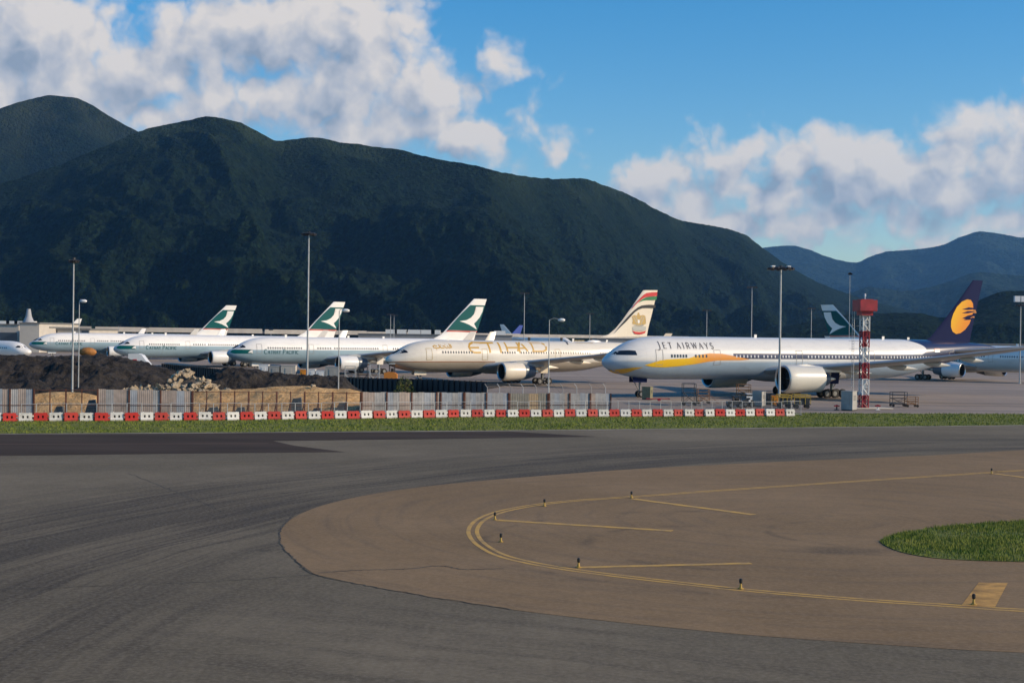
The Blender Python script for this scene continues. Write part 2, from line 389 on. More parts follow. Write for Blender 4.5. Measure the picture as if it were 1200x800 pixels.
def apron_mat():
    g = G('apron_concrete', .85)
    x, y, z = g.sep()
    big = g.noise(.02, 4, .6); fine = g.noise(1.2, 5, .65)
    streak = g.noise(1.0, 4, .6, g.vscale(g.co, (.012, .16, 1)))
    c = g.mix(g.rng(big, .35, .65), (.27, .215, .17), (.36, .285, .225))
    c = g.mix(g.rng(streak, .45, .66, 0, .6), c, (.14, .125, .115))
    jx = g.math('ABSOLUTE', g.math('SUBTRACT', g.math('FRACT', g.math('MULTIPLY', x, 1 / 7.5)), .5))
    jy = g.math('ABSOLUTE', g.math('SUBTRACT', g.math('FRACT', g.math('MULTIPLY', y, 1 / 7.5)), .5))
    j = g.math('MAXIMUM', g.rng(jx, .49, .496), g.rng(jy, .49, .496))
    c = g.mix(g.math('MULTIPLY', j, .5), c, (.07, .062, .055))
    c = g.mix(g.rng(fine, .35, .7, 0, .25), c, (.16, .14, .125))
    g.col(c); return g.m
def grass_mat(name, a, b, c3):
    g = G(name, .9)
    n = g.noise(.35, 5, .65); f = g.noise(4.0, 4, .7)
    c = g.mix(g.rng(n, .35, .65), a, b); c = g.mix(g.rng(f, .45, .7, 0, .5), c, c3)
    g.col(c); g.bump(f, .8, .08); return g.m
M_asph = asphalt_mat(); M_shoulder = shoulder_mat(); M_apron = apron_mat()
M_grass = grass_mat('verge_grass', (.115, .135, .020), (.155, .160, .028), (.075, .090, .014))
M_soil = mat('bare_soil', (.16, .12, .08), .95, noise=(.4, .4, 5), bump=(2, .5, .1))
M_land = mat('far_ground', (.10, .11, .06), .95, noise=(.01, .4, 4))

L_edge = [(-600, 511.5), (0, 508), (200, 507), (600, 504), (900, 501), (1200, 498), (1800, 492.5)]
near = [gp(*p) for p in L_edge]
fark = [gp(x, y) for x, y in ((-600, 490), (0, 484), (300, 483.4), (600, 483.6), (900, 484), (1200, 485), (1800, 486))]
sheet('ground', [(-9000, -2500), (9000, -2500), (9000, 16000), (-9000, 16000)], -.40, M_land)
sheet('apron', [(-700, 128), (700, 128), (900, 1500), (-900, 1500)], -.06, M_apron)
sheet('taxiway', [(-260, -60), (260, -60)] + [(p.x, p.y) for p in reversed(near)][:-1] + [(near[0].x, near[0].y)], 0.0, M_asph)
# concrete kerb strip along the grass
strip = [(p.x, p.y - .7) for p in near] + [(p.x, p.y + .3) for p in reversed(near)]
sheet('pavement_edge', strip, .004, mat('pale_concrete', (.30, .26, .21), .9, noise=(.25, .6, 4)))
# fresh dark asphalt patch in front of the grass
pt = [(-300, 511), (0, 508.6), (200, 507.8), (400, 506.4), (600, 505.6), (700, 511.5), (560, 513.5), (320, 516.5), (345, 522), (405, 529.5), (200, 531.5), (0, 534), (-300, 539)]
M_dark_asph = mat('new_dark_asphalt', (.062, .046, .036), .95, spec=.1, noise=(.2, .35, 5, (.3, 1, 1)), bump=(20, .3, .01))
sheet('dark_asphalt', [gp(*p) for p in pt], .008, M_dark_asph)

# brown shoulder
up = [(1700, 496), (1200, 527), (1050, 535), (900, 541.5), (750, 549), (620, 558.5), (520, 567.5), (440, 578), (385, 590), (350, 603), (332, 617), (327, 630), (333, 643), (346, 656), (366, 671)]
lo = [(372, 673.5), (430, 686), (500, 698.5), (600, 714), (700, 726), (800, 736.5), (900, 745.5), (1050, 756), (1200, 764.5), (1700, 786)]
sm = catmull([gp(*p) for p in up], 6) + catmull([gp(*p) for p in lo], 4)
sheet('shoulder', sm, .008, M_shoulder)

# sealed joints and the dark broken edge of the shoulder
M_joint = G('joint_sealant', .9); M_joint.col(M_joint.mix(M_joint.rng(M_joint.noise(1.1, 5, .75), .42, .6), (.10, .088, .068), (.035, .031, .028))); M_joint = M_joint.m
def rough_line(pts, w, z, m, name, seed):
    q = catmull([gp(*p) for p in pts], 14); rn = random.Random(seed)
    q = [Vector((p.x + rn.uniform(-.07, .07), p.y + rn.uniform(-.07, .07), 0)) for p in q]; return ribbon(name, q, w, z, m)
_late = []
_late.append(lambda: rough_line([(-150, 697), (0, 690.5), (120, 686), (250, 681), (369, 673)], .07, .006, M_joint, 'joint_line', 1))
_late.append(lambda: rough_line([(372, 671), (420, 668), (470, 667), (515, 663), (545, 667), (590, 666)], .10, .014, M_joint, 'joint_line', 2))
_late.append(lambda: rough_line([(345, 603), (331, 616), (327, 630), (333, 643), (346, 656), (368, 672.5), (430, 686), (500, 698.5), (600, 714)], .06, .014, M_joint, 'joint_line', 3))
_late.append(lambda: rough_line([(150, 554), (190, 570), (240, 590), (262, 601)], .06, .006, M_joint, 'joint_line', 4))

# yellow markings
M_yel = G('yellow_paint', .7)
_n = M_yel.noise(1.2, 5, .7); _n2 = M_yel.noise(9, 5, .8)
M_yel.col(M_yel.mix(M_yel.rng(M_yel.math('ADD', _n, M_yel.math('MULTIPLY', _n2, .5)), .62, .98, 0, .75), (.56, .33, .07), (.24, .17, .10)))
M_yel = M_yel.m
def ribbon(name, pts, w, z, m, kind='structure'):
    V = []; 
    for i, p in enumerate(pts):
        a = pts[max(0, i-1)]; b = pts[min(len(pts)-1, i+1)]
        t = Vector((b.x - a.x, b.y - a.y, 0)).normalized(); n = Vector((-t.y, t.x, 0))
        V += [(p.x + n.x*w/2, p.y + n.y*w/2, z), (p.x - n.x*w/2, p.y - n.y*w/2, z)]
    o = MB().add(V, [(2*i, 2*i+1, 2*i+3, 2*i+2) for i in range(len(pts)-1)]).build(name, m); tag(o, kind=kind); return o
def offset(pts, d):
    out = []
    for i, p in enumerate(pts):
        a = pts[max(0, i-1)]; b = pts[min(len(pts)-1, i+1)]
        t = Vector((b.x - a.x, b.y - a.y, 0)).normalized(); out.append(Vector((p.x - t.y*d, p.y + t.x*d, 0)))
    return out
for f_l in _late: f_l()
edge = [(1500, 535), (1200, 551), (1162, 553.5), (1000, 564), (860, 573.5), (740, 582), (680, 586), (640, 590), (607, 595), (580, 601.5), (562, 610), (554, 621), (558, 632), (570, 642), (590, 651.5), (625, 660), (670, 667.5), (740, 676.5), (866, 690.5), (1000, 702), (1130, 710.5), (1200, 715), (1500, 730)]
ec = catmull([gp(*p) for p in edge], 8)
ribbon('edge_marking', offset(ec, .19), .19, .014, M_yel)
ribbon('edge_marking', offset(ec, -.19), .19, .014, M_yel)
for a, b in (((583, 609.5), (788, 622)), ((742, 584.5), (883, 603)), ((676, 665), (880, 660)), ((1166, 555), (1290, 571))):
    ribbon('transverse_marking', [gp(*a), gp(*b)], .50 if a[0] != 676 else .40, .018, M_yel)
pq = [gp(*p) for p in ((1126, 710), (1166, 711.5), (1181, 683), (1147, 682.5))]
sheet('direction_patch', pq, .018, mat('faded_orange_paint', (.50, .27, .06), .8, noise=(1.5, .55, 6)))
# thin old lines
ribbon('centre_marking', [gp(-200, 546), gp(60, 544.5), gp(150, 543.5), gp(420, 541)], .16, .006, mat('faded_yellow_line', (.20, .15, .075), .8, noise=(1.0, .3, 5)))
ribbon('centre_marking', [gp(-200, 521), gp(60, 520), gp(315, 519.5)], .2, .012, mat('faded_orange_line', (.17, .085, .045), .8))

# grass sheets with real blades
gv = [(p.x, p.y) for p in near] + [(p.x, p.y) for p in reversed(fark)]
sheet('grass_verge', gv, .012, M_grass)
isl = [(1030, 634.5), (1040, 629.5), (1058, 624.5), (1090, 619), (1130, 615), (1165, 612.5), (1200, 610.5), (1400, 601), (1800, 585), (1800, 668), (1400, 662), (1200, 658.5), (1130, 656.5), (1090, 653.5), (1058, 647.5), (1040, 641)]
ic = catmull([gp(*p) for p in isl[:8]], 5) + [gp(*p) for p in isl[8:10]] + catmull([gp(*p) for p in isl[10:] + isl[:1]], 5)
M_isl = grass_mat('island_grass_ground', (.10, .13, .02), (.16, .17, .035), (.07, .08, .02))
sheet('grass_island', ic, .030, M_isl)
def inside(poly, x, y):
    x = np.asarray(x); y = np.asarray(y); c = np.zeros(x.shape, bool); n = len(poly)
    for i in range(n):
        x0, y0 = poly[i][0], poly[i][1]; x1, y1 = poly[i-1][0], poly[i-1][1]
        if y0 == y1: continue
        t = ((y0 > y) != (y1 > y)) & (x < (x1 - x0) * (y - y0) / (y1 - y0) + x0); c ^= t
    return c
def blades(name, poly, n, h, w, seed, m, box, hole=None, lab='', zb=.0):
    rs = np.random.RandomState(seed)
    x = rs.uniform(box[0], box[1], n); y = rs.uniform(box[2], box[3], n)
    k = inside([(p[0], p[1]) for p in poly], x, y)
    dn = fbm(x * .3, y * .3, 4, seed) ; k &= rs.rand(n) < np.clip(.75 + dn * 1.6, .12, 1)
    x = x[k]; y = y[k]; dn = dn[k]; n = len(x)
    a = rs.rand(n) * 6.283; hh = h * (.55 + .8 * rs.rand(n)) * (1 + .9 * dn); ww = w * (.6 + .8 * rs.rand(n)); lean = rs.rand(n) * .5 * hh; la = rs.rand(n) * 6.283
    V = np.zeros((n, 3, 3)); ca = np.cos(a) * ww / 2; sa = np.sin(a) * ww / 2
    V[:, 0] = np.stack([x - ca, y - sa, np.full(n, zb)], 1); V[:, 1] = np.stack([x + ca, y + sa, np.full(n, zb)], 1)
    V[:, 2] = np.stack([x + np.cos(la) * lean, y + np.sin(la) * lean, zb + hh], 1)
    Fc = np.arange(n * 3).reshape(n, 3)
    o = npmesh(name, V.reshape(-1, 3), Fc, m); tag(o, lab, 'grass', kind='stuff'); return o
M_bl1 = grass_mat('grass_blades_far', (.115, .165, .020), (.175, .20, .036), (.075, .110, .016))
M_bl2 = grass_mat('grass_blades_island', (.125, .180, .024), (.19, .215, .040), (.075, .11, .016))
for _m in (M_bl1, M_bl2):
    _m.node_tree.nodes['Principled BSDF'].inputs['Transmission Weight'].default_value = 0.0
xs = [p[0] for p in gv]
blades('verge_grass_blades', gv, 190000, .14, .09, 3, M_bl1, (-75, 90, 112, 178), lab='long strip of short green grass in front of the red and white barriers')
xi = [p.x for p in ic]; yi = [p.y for p in ic]
blades('island_grass_blades', ic, 260000, .13, .035, 4, M_bl2, (min(xi), 56, min(yi), max(yi)), lab='darker green grass patch on the brown shoulder at the right edge', zb=.02)

# ------------------------------------------------------------------ mountains
def forest_mat(name, lo_c, hi_c, top_c, zt0, zt1, scale=.045):
    g = G(name, .95); g.b.inputs['Specular IOR Level'].default_value = .05
    x, y, z = g.sep()
    n1 = g.noise(.0016, 6, .6); n2 = g.noise(scale, 6, .72); n3 = g.noise(scale * 2.2, 4, .7); n4 = g.noise(.0045, 5, .65)
    c = g.mix(g.rng(n2, .36, .64), lo_c, hi_c)
    c = g.mix(g.rng(n3, .50, .66, 0, .6), c, tuple(v * 2.3 for v in hi_c))
    c = g.mix(g.rng(n3, .50, .36, 0, .7), c, tuple(v * .4 for v in lo_c))
    c = g.mix(g.rng(n4, .56, .72, 0, .18), c, (hi_c[0] * 2.8, hi_c[1] * 1.9, hi_c[2] * 1.7))
    rock = g.math('MULTIPLY', g.rng(g.noise(.009, 4, .6), .70, .74), g.rng(n3, .45, .6)); c = g.mix(g.math('MULTIPLY', rock, .25), c, (.09, .075, .055))
    zz = g.math('ADD', z, g.math('MULTIPLY', g.math('SUBTRACT', n1, .5), 420.0))
    t = g.math('MULTIPLY', g.rng(zz, zt0, zt1), g.rng(g.noise(.006, 5, .65), .38, .6))
    c = g.mix(t, c, top_c)
    g.col(c)
    vo = g.N.new('ShaderNodeTexVoronoi'); vo.inputs['Scale'].default_value = scale * 2.2; vo.inputs['Detail'].default_value = 2; g.L.new(g.co, vo.inputs['Vector'])
    hgt = g.math('ADD', g.math('MULTIPLY', vo.outputs['Distance'], -1.0), g.math('MULTIPLY', n2, 1.4))
    g.bump(hgt, 1.0, 8.0 if scale > .02 else 16.0)
    return g.m
def hills(name, crest, d_foot, d_crest, seed, m, na=900, nr=300, spur=.50, freq=24, slant=.10, back=.25, power=1.15, rough=5.0, recede=0.0):
    c = [(math.atan2(ray(*p).x, ray(*p).y), ray(*p).z / math.hypot(ray(*p).x, ray(*p).y)) for p in crest]
    fz = curve_fn(c); a0, a1 = c[0][0], c[-1][0]
    A, T = np.meshgrid(np.linspace(a0, a1, na), np.linspace(0, 1 + back, nr), indexing='ij')
    dc = d_crest * (1 + .10 * fbm(A * 5, A * 0 + 2.2, 3, seed + 50)); df = d_foot * (1 + .12 * fbm(A * 7, A * 0 + 9, 3, seed + 60))
    dc = dc * (1 + recede * np.clip((A + .02) / .30, 0, 1.2)**1.3); df = df * (1 + recede * .9 * np.clip((A + .02) / .30, 0, 1.2)**1.3)
    r = df + (dc - df) * T
    Hc = np.maximum(fz(A) * dc + H, 2.0)
    Tc = np.clip(T, 0, 1)
    prof = Tc**power * (1.0) + .16 * np.sin(np.pi * Tc) * Tc
    prof = np.where(T > 1, 1 - (T - 1) * 1.6, prof)
    xw = r * np.sin(A); yw = r * np.cos(A)
    k_ = 3700.0 / d_crest * (1.0 if d_crest < 8000 else 1.6)
    wx = xw * k_ + 260 * fbm(xw * k_ / 900, yw * k_ / 900, 3, seed + 5); wy = yw * k_ + 260 * fbm(xw * k_ / 900 + 40, yw * k_ / 900, 3, seed + 6)
    sx = wx + (wy * slant * 3.0)
    pq_ = wx * .82 + wy * .57; qq_ = -wx * .57 + wy * .82
    s0 = ridged(pq_ / 600, qq_ / 2200, 2, seed + 4, .5)
    s1 = ridged(pq_ / 300 + 3, qq_ / 1100, 3, seed + 1, .45); s2 = ridged(sx / 250, wy / 420, 4, seed + 2, .5); s3 = fbm(wx / 95, wy / 120, 5, seed + 3, .6)
    amp = np.sin(np.pi * np.clip(T, 0, 1)**.8)**.7 * np.where(T > 1, 0, 1)
    h = Hc * (prof - spur * amp * ((1 - s0) * 1.15 + (1 - s1) * .60 + (1 - s2) * .34 - s3 * .22))
    h += rough * fbm(xw / 60, yw / 60, 6, seed + 9, .62) * 2.6 * np.clip(Tc * 4, 0, 1) * (1.0 - .45 * (np.abs(T - 1) < .03))
    # never rise above the sight line of the crest
    lim = (fz(A) * r + H) - 3.0
    h = np.where(T < .985, np.minimum(h, lim - (1 - Tc) * 10), h)
    h = np.maximum(h, -1.0)
    V = np.stack([xw, yw, h], -1).reshape(-1, 3)
    ii, jj = np.meshgrid(np.arange(na - 1), np.arange(nr - 1), indexing='ij'); k = (ii * nr + jj).ravel()
    o = npmesh(name, V, np.stack([k, k + nr, k + nr + 1, k + 1], 1), m, smooth=True); tag(o, kind='structure'); return o
M_for = forest_mat('forest_hillside', (.0035, .009, .0050), (.009, .019, .008), (.040, .058, .030), 280, 600)  # cloud shade over the slopes is put into these two very dark greens
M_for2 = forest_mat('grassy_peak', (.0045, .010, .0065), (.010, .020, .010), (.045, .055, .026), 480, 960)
M_for3 = forest_mat('far_forest', (.008, .018, .014), (.018, .032, .022), (.03, .04, .03), 900, 1500, .014)
hills('hills', [(-520, 330), (-300, 265), (-120, 232), (0, 214), (60, 196), (120, 172), (160, 155), (180, 149), (215, 141), (250, 136), (275, 140), (300, 152), (325, 164), (345, 162), (370, 160), (400, 166), (430, 170), (460, 173), (500, 183), (550, 192), (600, 203), (640, 208.5), (655, 209), (680, 208), (705, 215), (740, 229), (770, 245), (800, 258), (840, 265), (870, 273), (895, 291), (925, 312), (960, 331), (1000, 346), (1050, 360), (1100, 374), (1200, 390), (1400, 399)], 1500, 3600, 11, M_for, 1200, 420, recede=.95)
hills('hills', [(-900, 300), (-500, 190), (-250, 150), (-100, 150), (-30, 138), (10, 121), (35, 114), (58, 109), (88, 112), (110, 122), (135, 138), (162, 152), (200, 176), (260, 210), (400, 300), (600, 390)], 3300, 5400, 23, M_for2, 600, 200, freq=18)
hills('hills', [(700, 330), (820, 305), (870, 293), (900, 289), (928, 287), (945, 291), (972, 301), (1003, 307), (1020, 300), (1040, 294), (1078, 291), (1105, 286), (1128, 276), (1150, 270), (1175, 273), (1200, 277), (1300, 262), (1450, 300), (1700, 380)], 9500, 14000, 37, M_for3, 600, 160, freq=26, rough=7)
hills('hills', [(780, 385), (860, 330), (900, 322), (940, 335), (985, 345), (1020, 336), (1060, 340), (1100, 333), (1150, 318), (1200, 322), (1300, 310), (1500, 360)], 6200, 8600, 41, M_for3, 500, 140, freq=26, rough=6)
hills('hills', [(860, 394), (930, 380), (985, 369), (1030, 367), (1075, 366), (1105, 372), (1125, 362), (1150, 350), (1180, 341), (1215, 340), (1300, 320), (1450, 330), (1700, 390)], 1700, 2700, 53, M_for, 500, 140, freq=30, rough=4)

# ------------------------------------------------------------------ haze
def haze():
    mb = MB().box((0, 7400, 800), (30000, 18800, 1602))
    m = bpy.data.materials.new('haze_air'); m.use_nodes = True; nt = m.node_tree; nt.nodes.clear()
    o = nt.nodes.new('ShaderNodeOutputMaterial'); v = nt.nodes.new('ShaderNodeVolumePrincipled')
    v.inputs['Color'].default_value = (.24, .56, 1.0, 1); v.inputs['Density'].default_value = HAZE_D; v.inputs['Anisotropy'].default_value = .35
    nt.links.new(v.outputs[0], o.inputs['Volume'])
    ob = mb.build('haze', m); tag(ob, kind='stuff')
HAZE_D = 2.9e-5
haze()

# ------------------------------------------------------------------ airliners
def paint(name, col, rough=.32, coat=.5, dirt=.10):
    g = G(name, rough); g.b.inputs['Coat Weight'].default_value = coat; g.b.inputs['Coat Roughness'].default_value = .15
    g.b.inputs['Specular IOR Level'].default_value = .4
    x, y, z = g.sep()
    st = g.noise(1.0, 4, .6, g.vscale(g.co, (.5, .5, 2.2)))
    pj = g.math('ABSOLUTE', g.math('SUBTRACT', g.math('FRACT', g.math('MULTIPLY', x, .36)), .5))
    c = g.mix(g.rng(st, .45, .75, 0, dirt * 1.6), col, tuple(v * .62 for v in col))
    c = g.mix(g.rng(pj, .486, .496, 0, .16), c, tuple(v * .45 for v in col))
    g.col(c); return g.m
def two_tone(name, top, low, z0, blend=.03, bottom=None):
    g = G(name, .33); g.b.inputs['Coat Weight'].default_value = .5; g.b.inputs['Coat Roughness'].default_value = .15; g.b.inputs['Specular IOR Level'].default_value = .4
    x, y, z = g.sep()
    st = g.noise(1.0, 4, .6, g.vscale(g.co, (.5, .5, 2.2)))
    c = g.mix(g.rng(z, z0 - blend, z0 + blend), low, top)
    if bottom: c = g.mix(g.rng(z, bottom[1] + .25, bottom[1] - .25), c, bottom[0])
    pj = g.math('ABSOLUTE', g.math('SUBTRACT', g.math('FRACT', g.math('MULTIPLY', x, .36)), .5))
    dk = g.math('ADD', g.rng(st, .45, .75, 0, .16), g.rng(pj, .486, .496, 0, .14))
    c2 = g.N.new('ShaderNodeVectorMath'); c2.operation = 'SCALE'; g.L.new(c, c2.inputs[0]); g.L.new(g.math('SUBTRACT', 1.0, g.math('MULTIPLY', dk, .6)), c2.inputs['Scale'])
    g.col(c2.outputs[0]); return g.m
P_white = paint('white_paint', (.80, .78, .74)); P_grey = paint('wing_grey', (.36, .38, .39), .4, .2); P_eng = paint('nacelle_white', (.72, .72, .70))
P_engd = paint('nacelle_dark', (.085, .115, .15), .4, .2); P_cream = paint('cream_paint', (.74, .66, .53)); P_navy = mat('navy_paint', (.008, .014, .060), .75, spec=.12)
P_silver = paint('silver_nacelle', (.62, .60, .53), .3, .5)
M_metal = mat('bare_metal', (.55, .55, .54), .35, 1.0); M_black = mat('black_rubber', (.022, .022, .022), .85, noise=(3, .3, 3)); M_dark = mat('dark_recess', (.012, .013, .015), .7)
M_glass = mat('cockpit_glass', (.012, .014, .018), .12, 0, spec=.8); M_win = mat('cabin_window_glass', (.02, .025, .035), .15, 0, spec=.7); M_wlight = mat('pale_window_reflection', (.55, .57, .60), .4)
M_green = mat('dark_green_paint', (.0, .085, .085), .5, spec=.2); M_red = mat('red_paint', (.50, .035, .03), .35, coat=.4); M_teal = mat('teal_letters', (.010, .085, .095), .4)
M_fin_w = mat('fin_white', (.80, .78, .74), .3, coat=.5, noise=(.4, .06, 3)); M_gold = mat('gold_letters', (.50, .29, .045), .5); M_gold2 = mat('pale_gold', (.52, .40, .20), .5)
M_ink = mat('slate_letters', (.07, .065, .075), .45); M_line = mat('panel_line', (.32, .31, .29), .6); M_strut = mat('gear_steel', (.20, .20, .20), .4, .3, noise=(3, .3, 3))
M_flaggreen = mat('flag_green', (.01, .17, .06), .35); M_flagred = mat('flag_red', (.55, .02, .025), .35); M_flagblack = mat('flag_black', (.012, .012, .016), .35)
M_fan = mat('fan_blades', (.035, .038, .042), .4, .6, noise=(4, .4, 3))

class Plane:
    def __init__(s, kind, name, nose, phi, side, label, cat='airliner', group=None):
        s.k = kind; s.side = side; s.phi = phi
        # side -1: nose to the left, near side is local -y ; side +1: nose to the right, near side is local +y
        s.rz = R(phi) if side < 0 else math.pi - R(phi)
        s.root = empty(name, (nose[0], nose[1], 0), s.rz); tag(s.root, label, cat, group)
        s.aft = Vector((math.cos(s.rz), math.sin(s.rz), 0)); s.loc = Vector((nose[0], nose[1], 0)); s.ly = Vector((-math.sin(s.rz), math.cos(s.rz), 0))
        if kind == 777:
            L = 73.0; s.L = L; s.D = 6.2; zt, zb = 8.8, 2.6
            s.top = curve_fn([(0,5.1),(.2,5.5),(.6,5.9),(1.4,6.55),(2.55,7.25),(4,7.95),(5.6,8.4),(7.7,8.7),(9.5,8.8),(12,8.8),(L-17,8.8),(L-8,8.55),(L-2,8.1),(L,7.75)])
            s.bot = curve_fn([(0,5.1),(.2,4.6),(.5,4.3),(1.1,3.95),(2.4,3.45),(4.5,2.98),(6.9,2.7),(9,2.6),(L-26,2.6),(L-21,2.85),(L-14,4.3),(L-7,5.9),(L-2,6.9),(L,7.35)])
            s.hw = curve_fn([(0,0),(.12,.42),(.4,.85),(1,1.4),(2,2.0),(3.5,2.6),(5.5,2.95),(8,3.08),(10,3.1),(L-24,3.1),(L-15,2.45),(L-8,1.5),(L-3,.6),(L,.12)])
        elif kind == 320:
            L = 37.0; s.L = L; s.D = 4.0; zt, zb = 5.9, 1.8
            s.top = curve_fn([(0,3.4),(.15,3.65),(.5,3.95),(1,4.2),(1.6,4.5),(2.3,5.0),(3.2,5.45),(5,5.8),(7,5.9),(L-10,5.9),(L-4,5.75),(L,5.2)])
            s.bot = curve_fn([(0,3.4),(.15,3.1),(.5,2.8),(1.5,2.3),(3.5,1.9),(5,1.8),(L-13,1.8),(L-9,2.3),(L-4,3.6),(L,5.0)])
            s.hw = curve_fn([(0,0),(.12,.35),(.5,.85),(1.2,1.3),(2.5,1.75),(4.5,1.98),(7,2.0),(L-12,2.0),(L-6,1.3),(L-2,.5),(L,.1)])
        else:
            L = 63.3 if kind == 333 else 58.4; s.L = L; s.D = 5.64; zt, zb = 7.7, 2.06
            s.top = curve_fn([(0,4.2),(.15,4.5),(.5,4.85),(1,5.1),(1.8,5.5),(2.7,6.1),(3.6,6.6),(5,7.12),(7,7.52),(9,7.68),(11,7.7),(L-18,7.7),(L-8,7.5),(L-2,7.0),(L-.3,6.65),(L,6.4)])
            s.bot = curve_fn([(0,4.2),(.15,3.85),(.5,3.52),(1,3.2),(2.8,2.62),(5,2.22),(8,2.06),(L-24,2.06),(L-20,2.22),(L-14,3.1),(L-8,4.25),(L-2,5.5),(L-.3,5.95),(L,6.2)])
            s.hw = curve_fn([(0,0),(.1,.35),(.35,.7),(.8,1.1),(1.8,1.7),(3.3,2.25),(5,2.58),(7,2.78),(9,2.82),(L-22,2.82),(L-14,2.3),(L-8,1.5),(L-2,.6),(L,.1)])
        s.zt, s.zb = zt, zb
    def sy(s, x, z):
        t = float(s.top(x)); b = float(s.bot(x)); w = float(s.hw(x)); c = (t + b) / 2; r = max((t - b) / 2, 1e-3)
        q = min(1.0, abs((z - c) / r)); return w * math.sqrt(max(0.0, 1 - q * q))
    def fuselage(s, m):
        L = s.L
        xs = list(np.concatenate([np.array([0, .03, .08, .15, .25, .4, .6, .85, 1.1, 1.4, 1.8, 2.2, 2.7, 3.2, 3.8, 4.5, 5.3, 6.2, 7.2, 8.5, 10]), np.arange(12, L - 26, 2.6), np.arange(L - 26, L - 3, 1.3), [L - 3, L - 2, L - 1.2, L - .6, L - .2, L]]))
        rings = []
        for x in xs:
            t = float(s.top(x)); b = float(s.bot(x)); w = float(s.hw(x)); c = (t + b) / 2; r = (t - b) / 2
            rings.append([(x, w * math.cos(2*math.pi*i/56), c + r * math.sin(2*math.pi*i/56)) for i in range(56)])
        return MB().loft(rings, True, False, True).build('fuselage', m, s.root, smooth=60)
    # measuring: photo pixel -> (x, z) on the plane's centre plane or its near side
    def m(s, px, py, off=None):
        off = s.D / 2 * .92 if off is None else off
        r = ray(px, py); n = s.ly * (1 if s.side > 0 else -1)
        q = s.loc + n * off
        t = (n.x * q.x + n.y * q.y) / (n.x * r.x + n.y * r.y)
        P = Vector((r.x * t, r.y * t, H + r.z * t)); return (P - s.loc).dot(s.aft), P.z
    def crop(s, ox, oy, sc, pts, off=None): return [s.m(ox + x / sc, oy + y / sc, off) for x, y in pts]
    def decal(s, name, pts, m, off=.02, sides=None, parent=None, fin=None, step=.45, label=None):
        """a painted shape: flat outline (x, z) laid on the fuselage skin (or on the fin when fin=half thickness function)"""
        obs = []
        for sd in (sides or (s.side,)):
            bm = bmesh.new()
            vs = [bm.verts.new((p[0], 0, p[1])) for p in pts]
            f = bm.faces.new(vs); bmesh.ops.triangulate(bm, faces=[f])
            x0 = min(p[0] for p in pts); x1 = max(p[0] for p in pts); z0 = min(p[1] for p in pts); z1 = max(p[1] for p in pts)
            for k in range(1, int((x1 - x0) / step) + 1):
                bmesh.ops.bisect_plane(bm, geom=bm.verts[:] + bm.edges[:] + bm.faces[:], plane_co=(x0 + k * step, 0, 0), plane_no=(1, 0, 0))
            st = step * .6
            for k in range(1, int((z1 - z0) / st) + 1):
                bmesh.ops.bisect_plane(bm, geom=bm.verts[:] + bm.edges[:] + bm.faces[:], plane_co=(0, 0, z0 + k * st), plane_no=(0, 0, 1))
            for v in bm.verts:
                yy = fin(v.co.x, v.co.z) if fin else s.sy(v.co.x, v.co.z)
                v.co.y = sd * (yy + off)
            for f in bm.faces:
                f.normal_update()
                if f.normal.y * sd < 0: f.normal_flip()
                f.smooth = True
            me = bpy.data.meshes.new(name); bm.to_mesh(me); bm.free(); me.materials.append(m)
            o = bpy.data.objects.new(name, me); COL.objects.link(o); o.parent = parent or s.root
            if label: o['label'] = label
            obs.append(o)
        return obs
    def strokes(s, name, strokes, m, off=.03, fin=None, parent=None):
        """strokes: list of (polyline [(x,z)], width)"""
        mb = MB()
        for pl, w in strokes:
            P = []
            for a, b in zip(pl[:-1], pl[1:]):
                n = max(1, int(math.hypot(b[0]-a[0], b[1]-a[1]) / .3))
                P += [(a[0] + (b[0]-a[0])*k/n, a[1] + (b[1]-a[1])*k/n) for k in range(n)]
            P.append(pl[-1]); V = []
            for i, p in enumerate(P):
                a = P[max(0, i-1)]; b = P[min(len(P)-1, i+1)]; d = math.hypot(b[0]-a[0], b[1]-a[1]) or 1
                nx, nz = -(b[1]-a[1])/d*w/2, (b[0]-a[0])/d*w/2
                for sg in (1, -1):
                    x, z = p[0]+nx*sg, p[1]+nz*sg
                    V.append((x, s.side * ((fin(x, z) if fin else s.sy(x, z)) + off), z))
            mb.add(V, [(2*i, 2*i+1, 2*i+3, 2*i+2) for i in range(len(P)-1)])
        return mb.build(name, m, parent or s.root)
    def text(s, txt, x0, z0, h, wid, weight, m, name='lettering', serif=True, gap=.22, caps=None, off=.03, slope=0.0):
        """x0 = where the first letter starts; runs towards the viewer's right"""
        d = 1 if s.side < 0 else -1; st = []; x = 0; last = None
        for i, ch in enumerate(txt):
            if ch == ' ':
                x += wid * .55 * h; last = s.strokes(name, st, m, off); st = []; continue
            hh = h * (caps[i] if caps else 1.0); gl, gw = GLYPH[ch]
            for pl, w in gl:
                st.append(([(x0 + d * (x + p[0] * wid * hh), z0 + p[1] * hh + slope * x) for p in pl], weight * w))
            x += (gw * wid + gap) * hh
        return s.strokes(name, st, m, off)
def arc(cx, cy, rx, ry, a0, a1, n=10):
    return [(cx + rx * math.cos(R(a0 + (a1 - a0) * k / n)), cy + ry * math.sin(R(a0 + (a1 - a0) * k / n))) for k in range(n + 1)]
def sf(x, y, w=.11): return ([(x - w, y), (x + w, y)], .45)
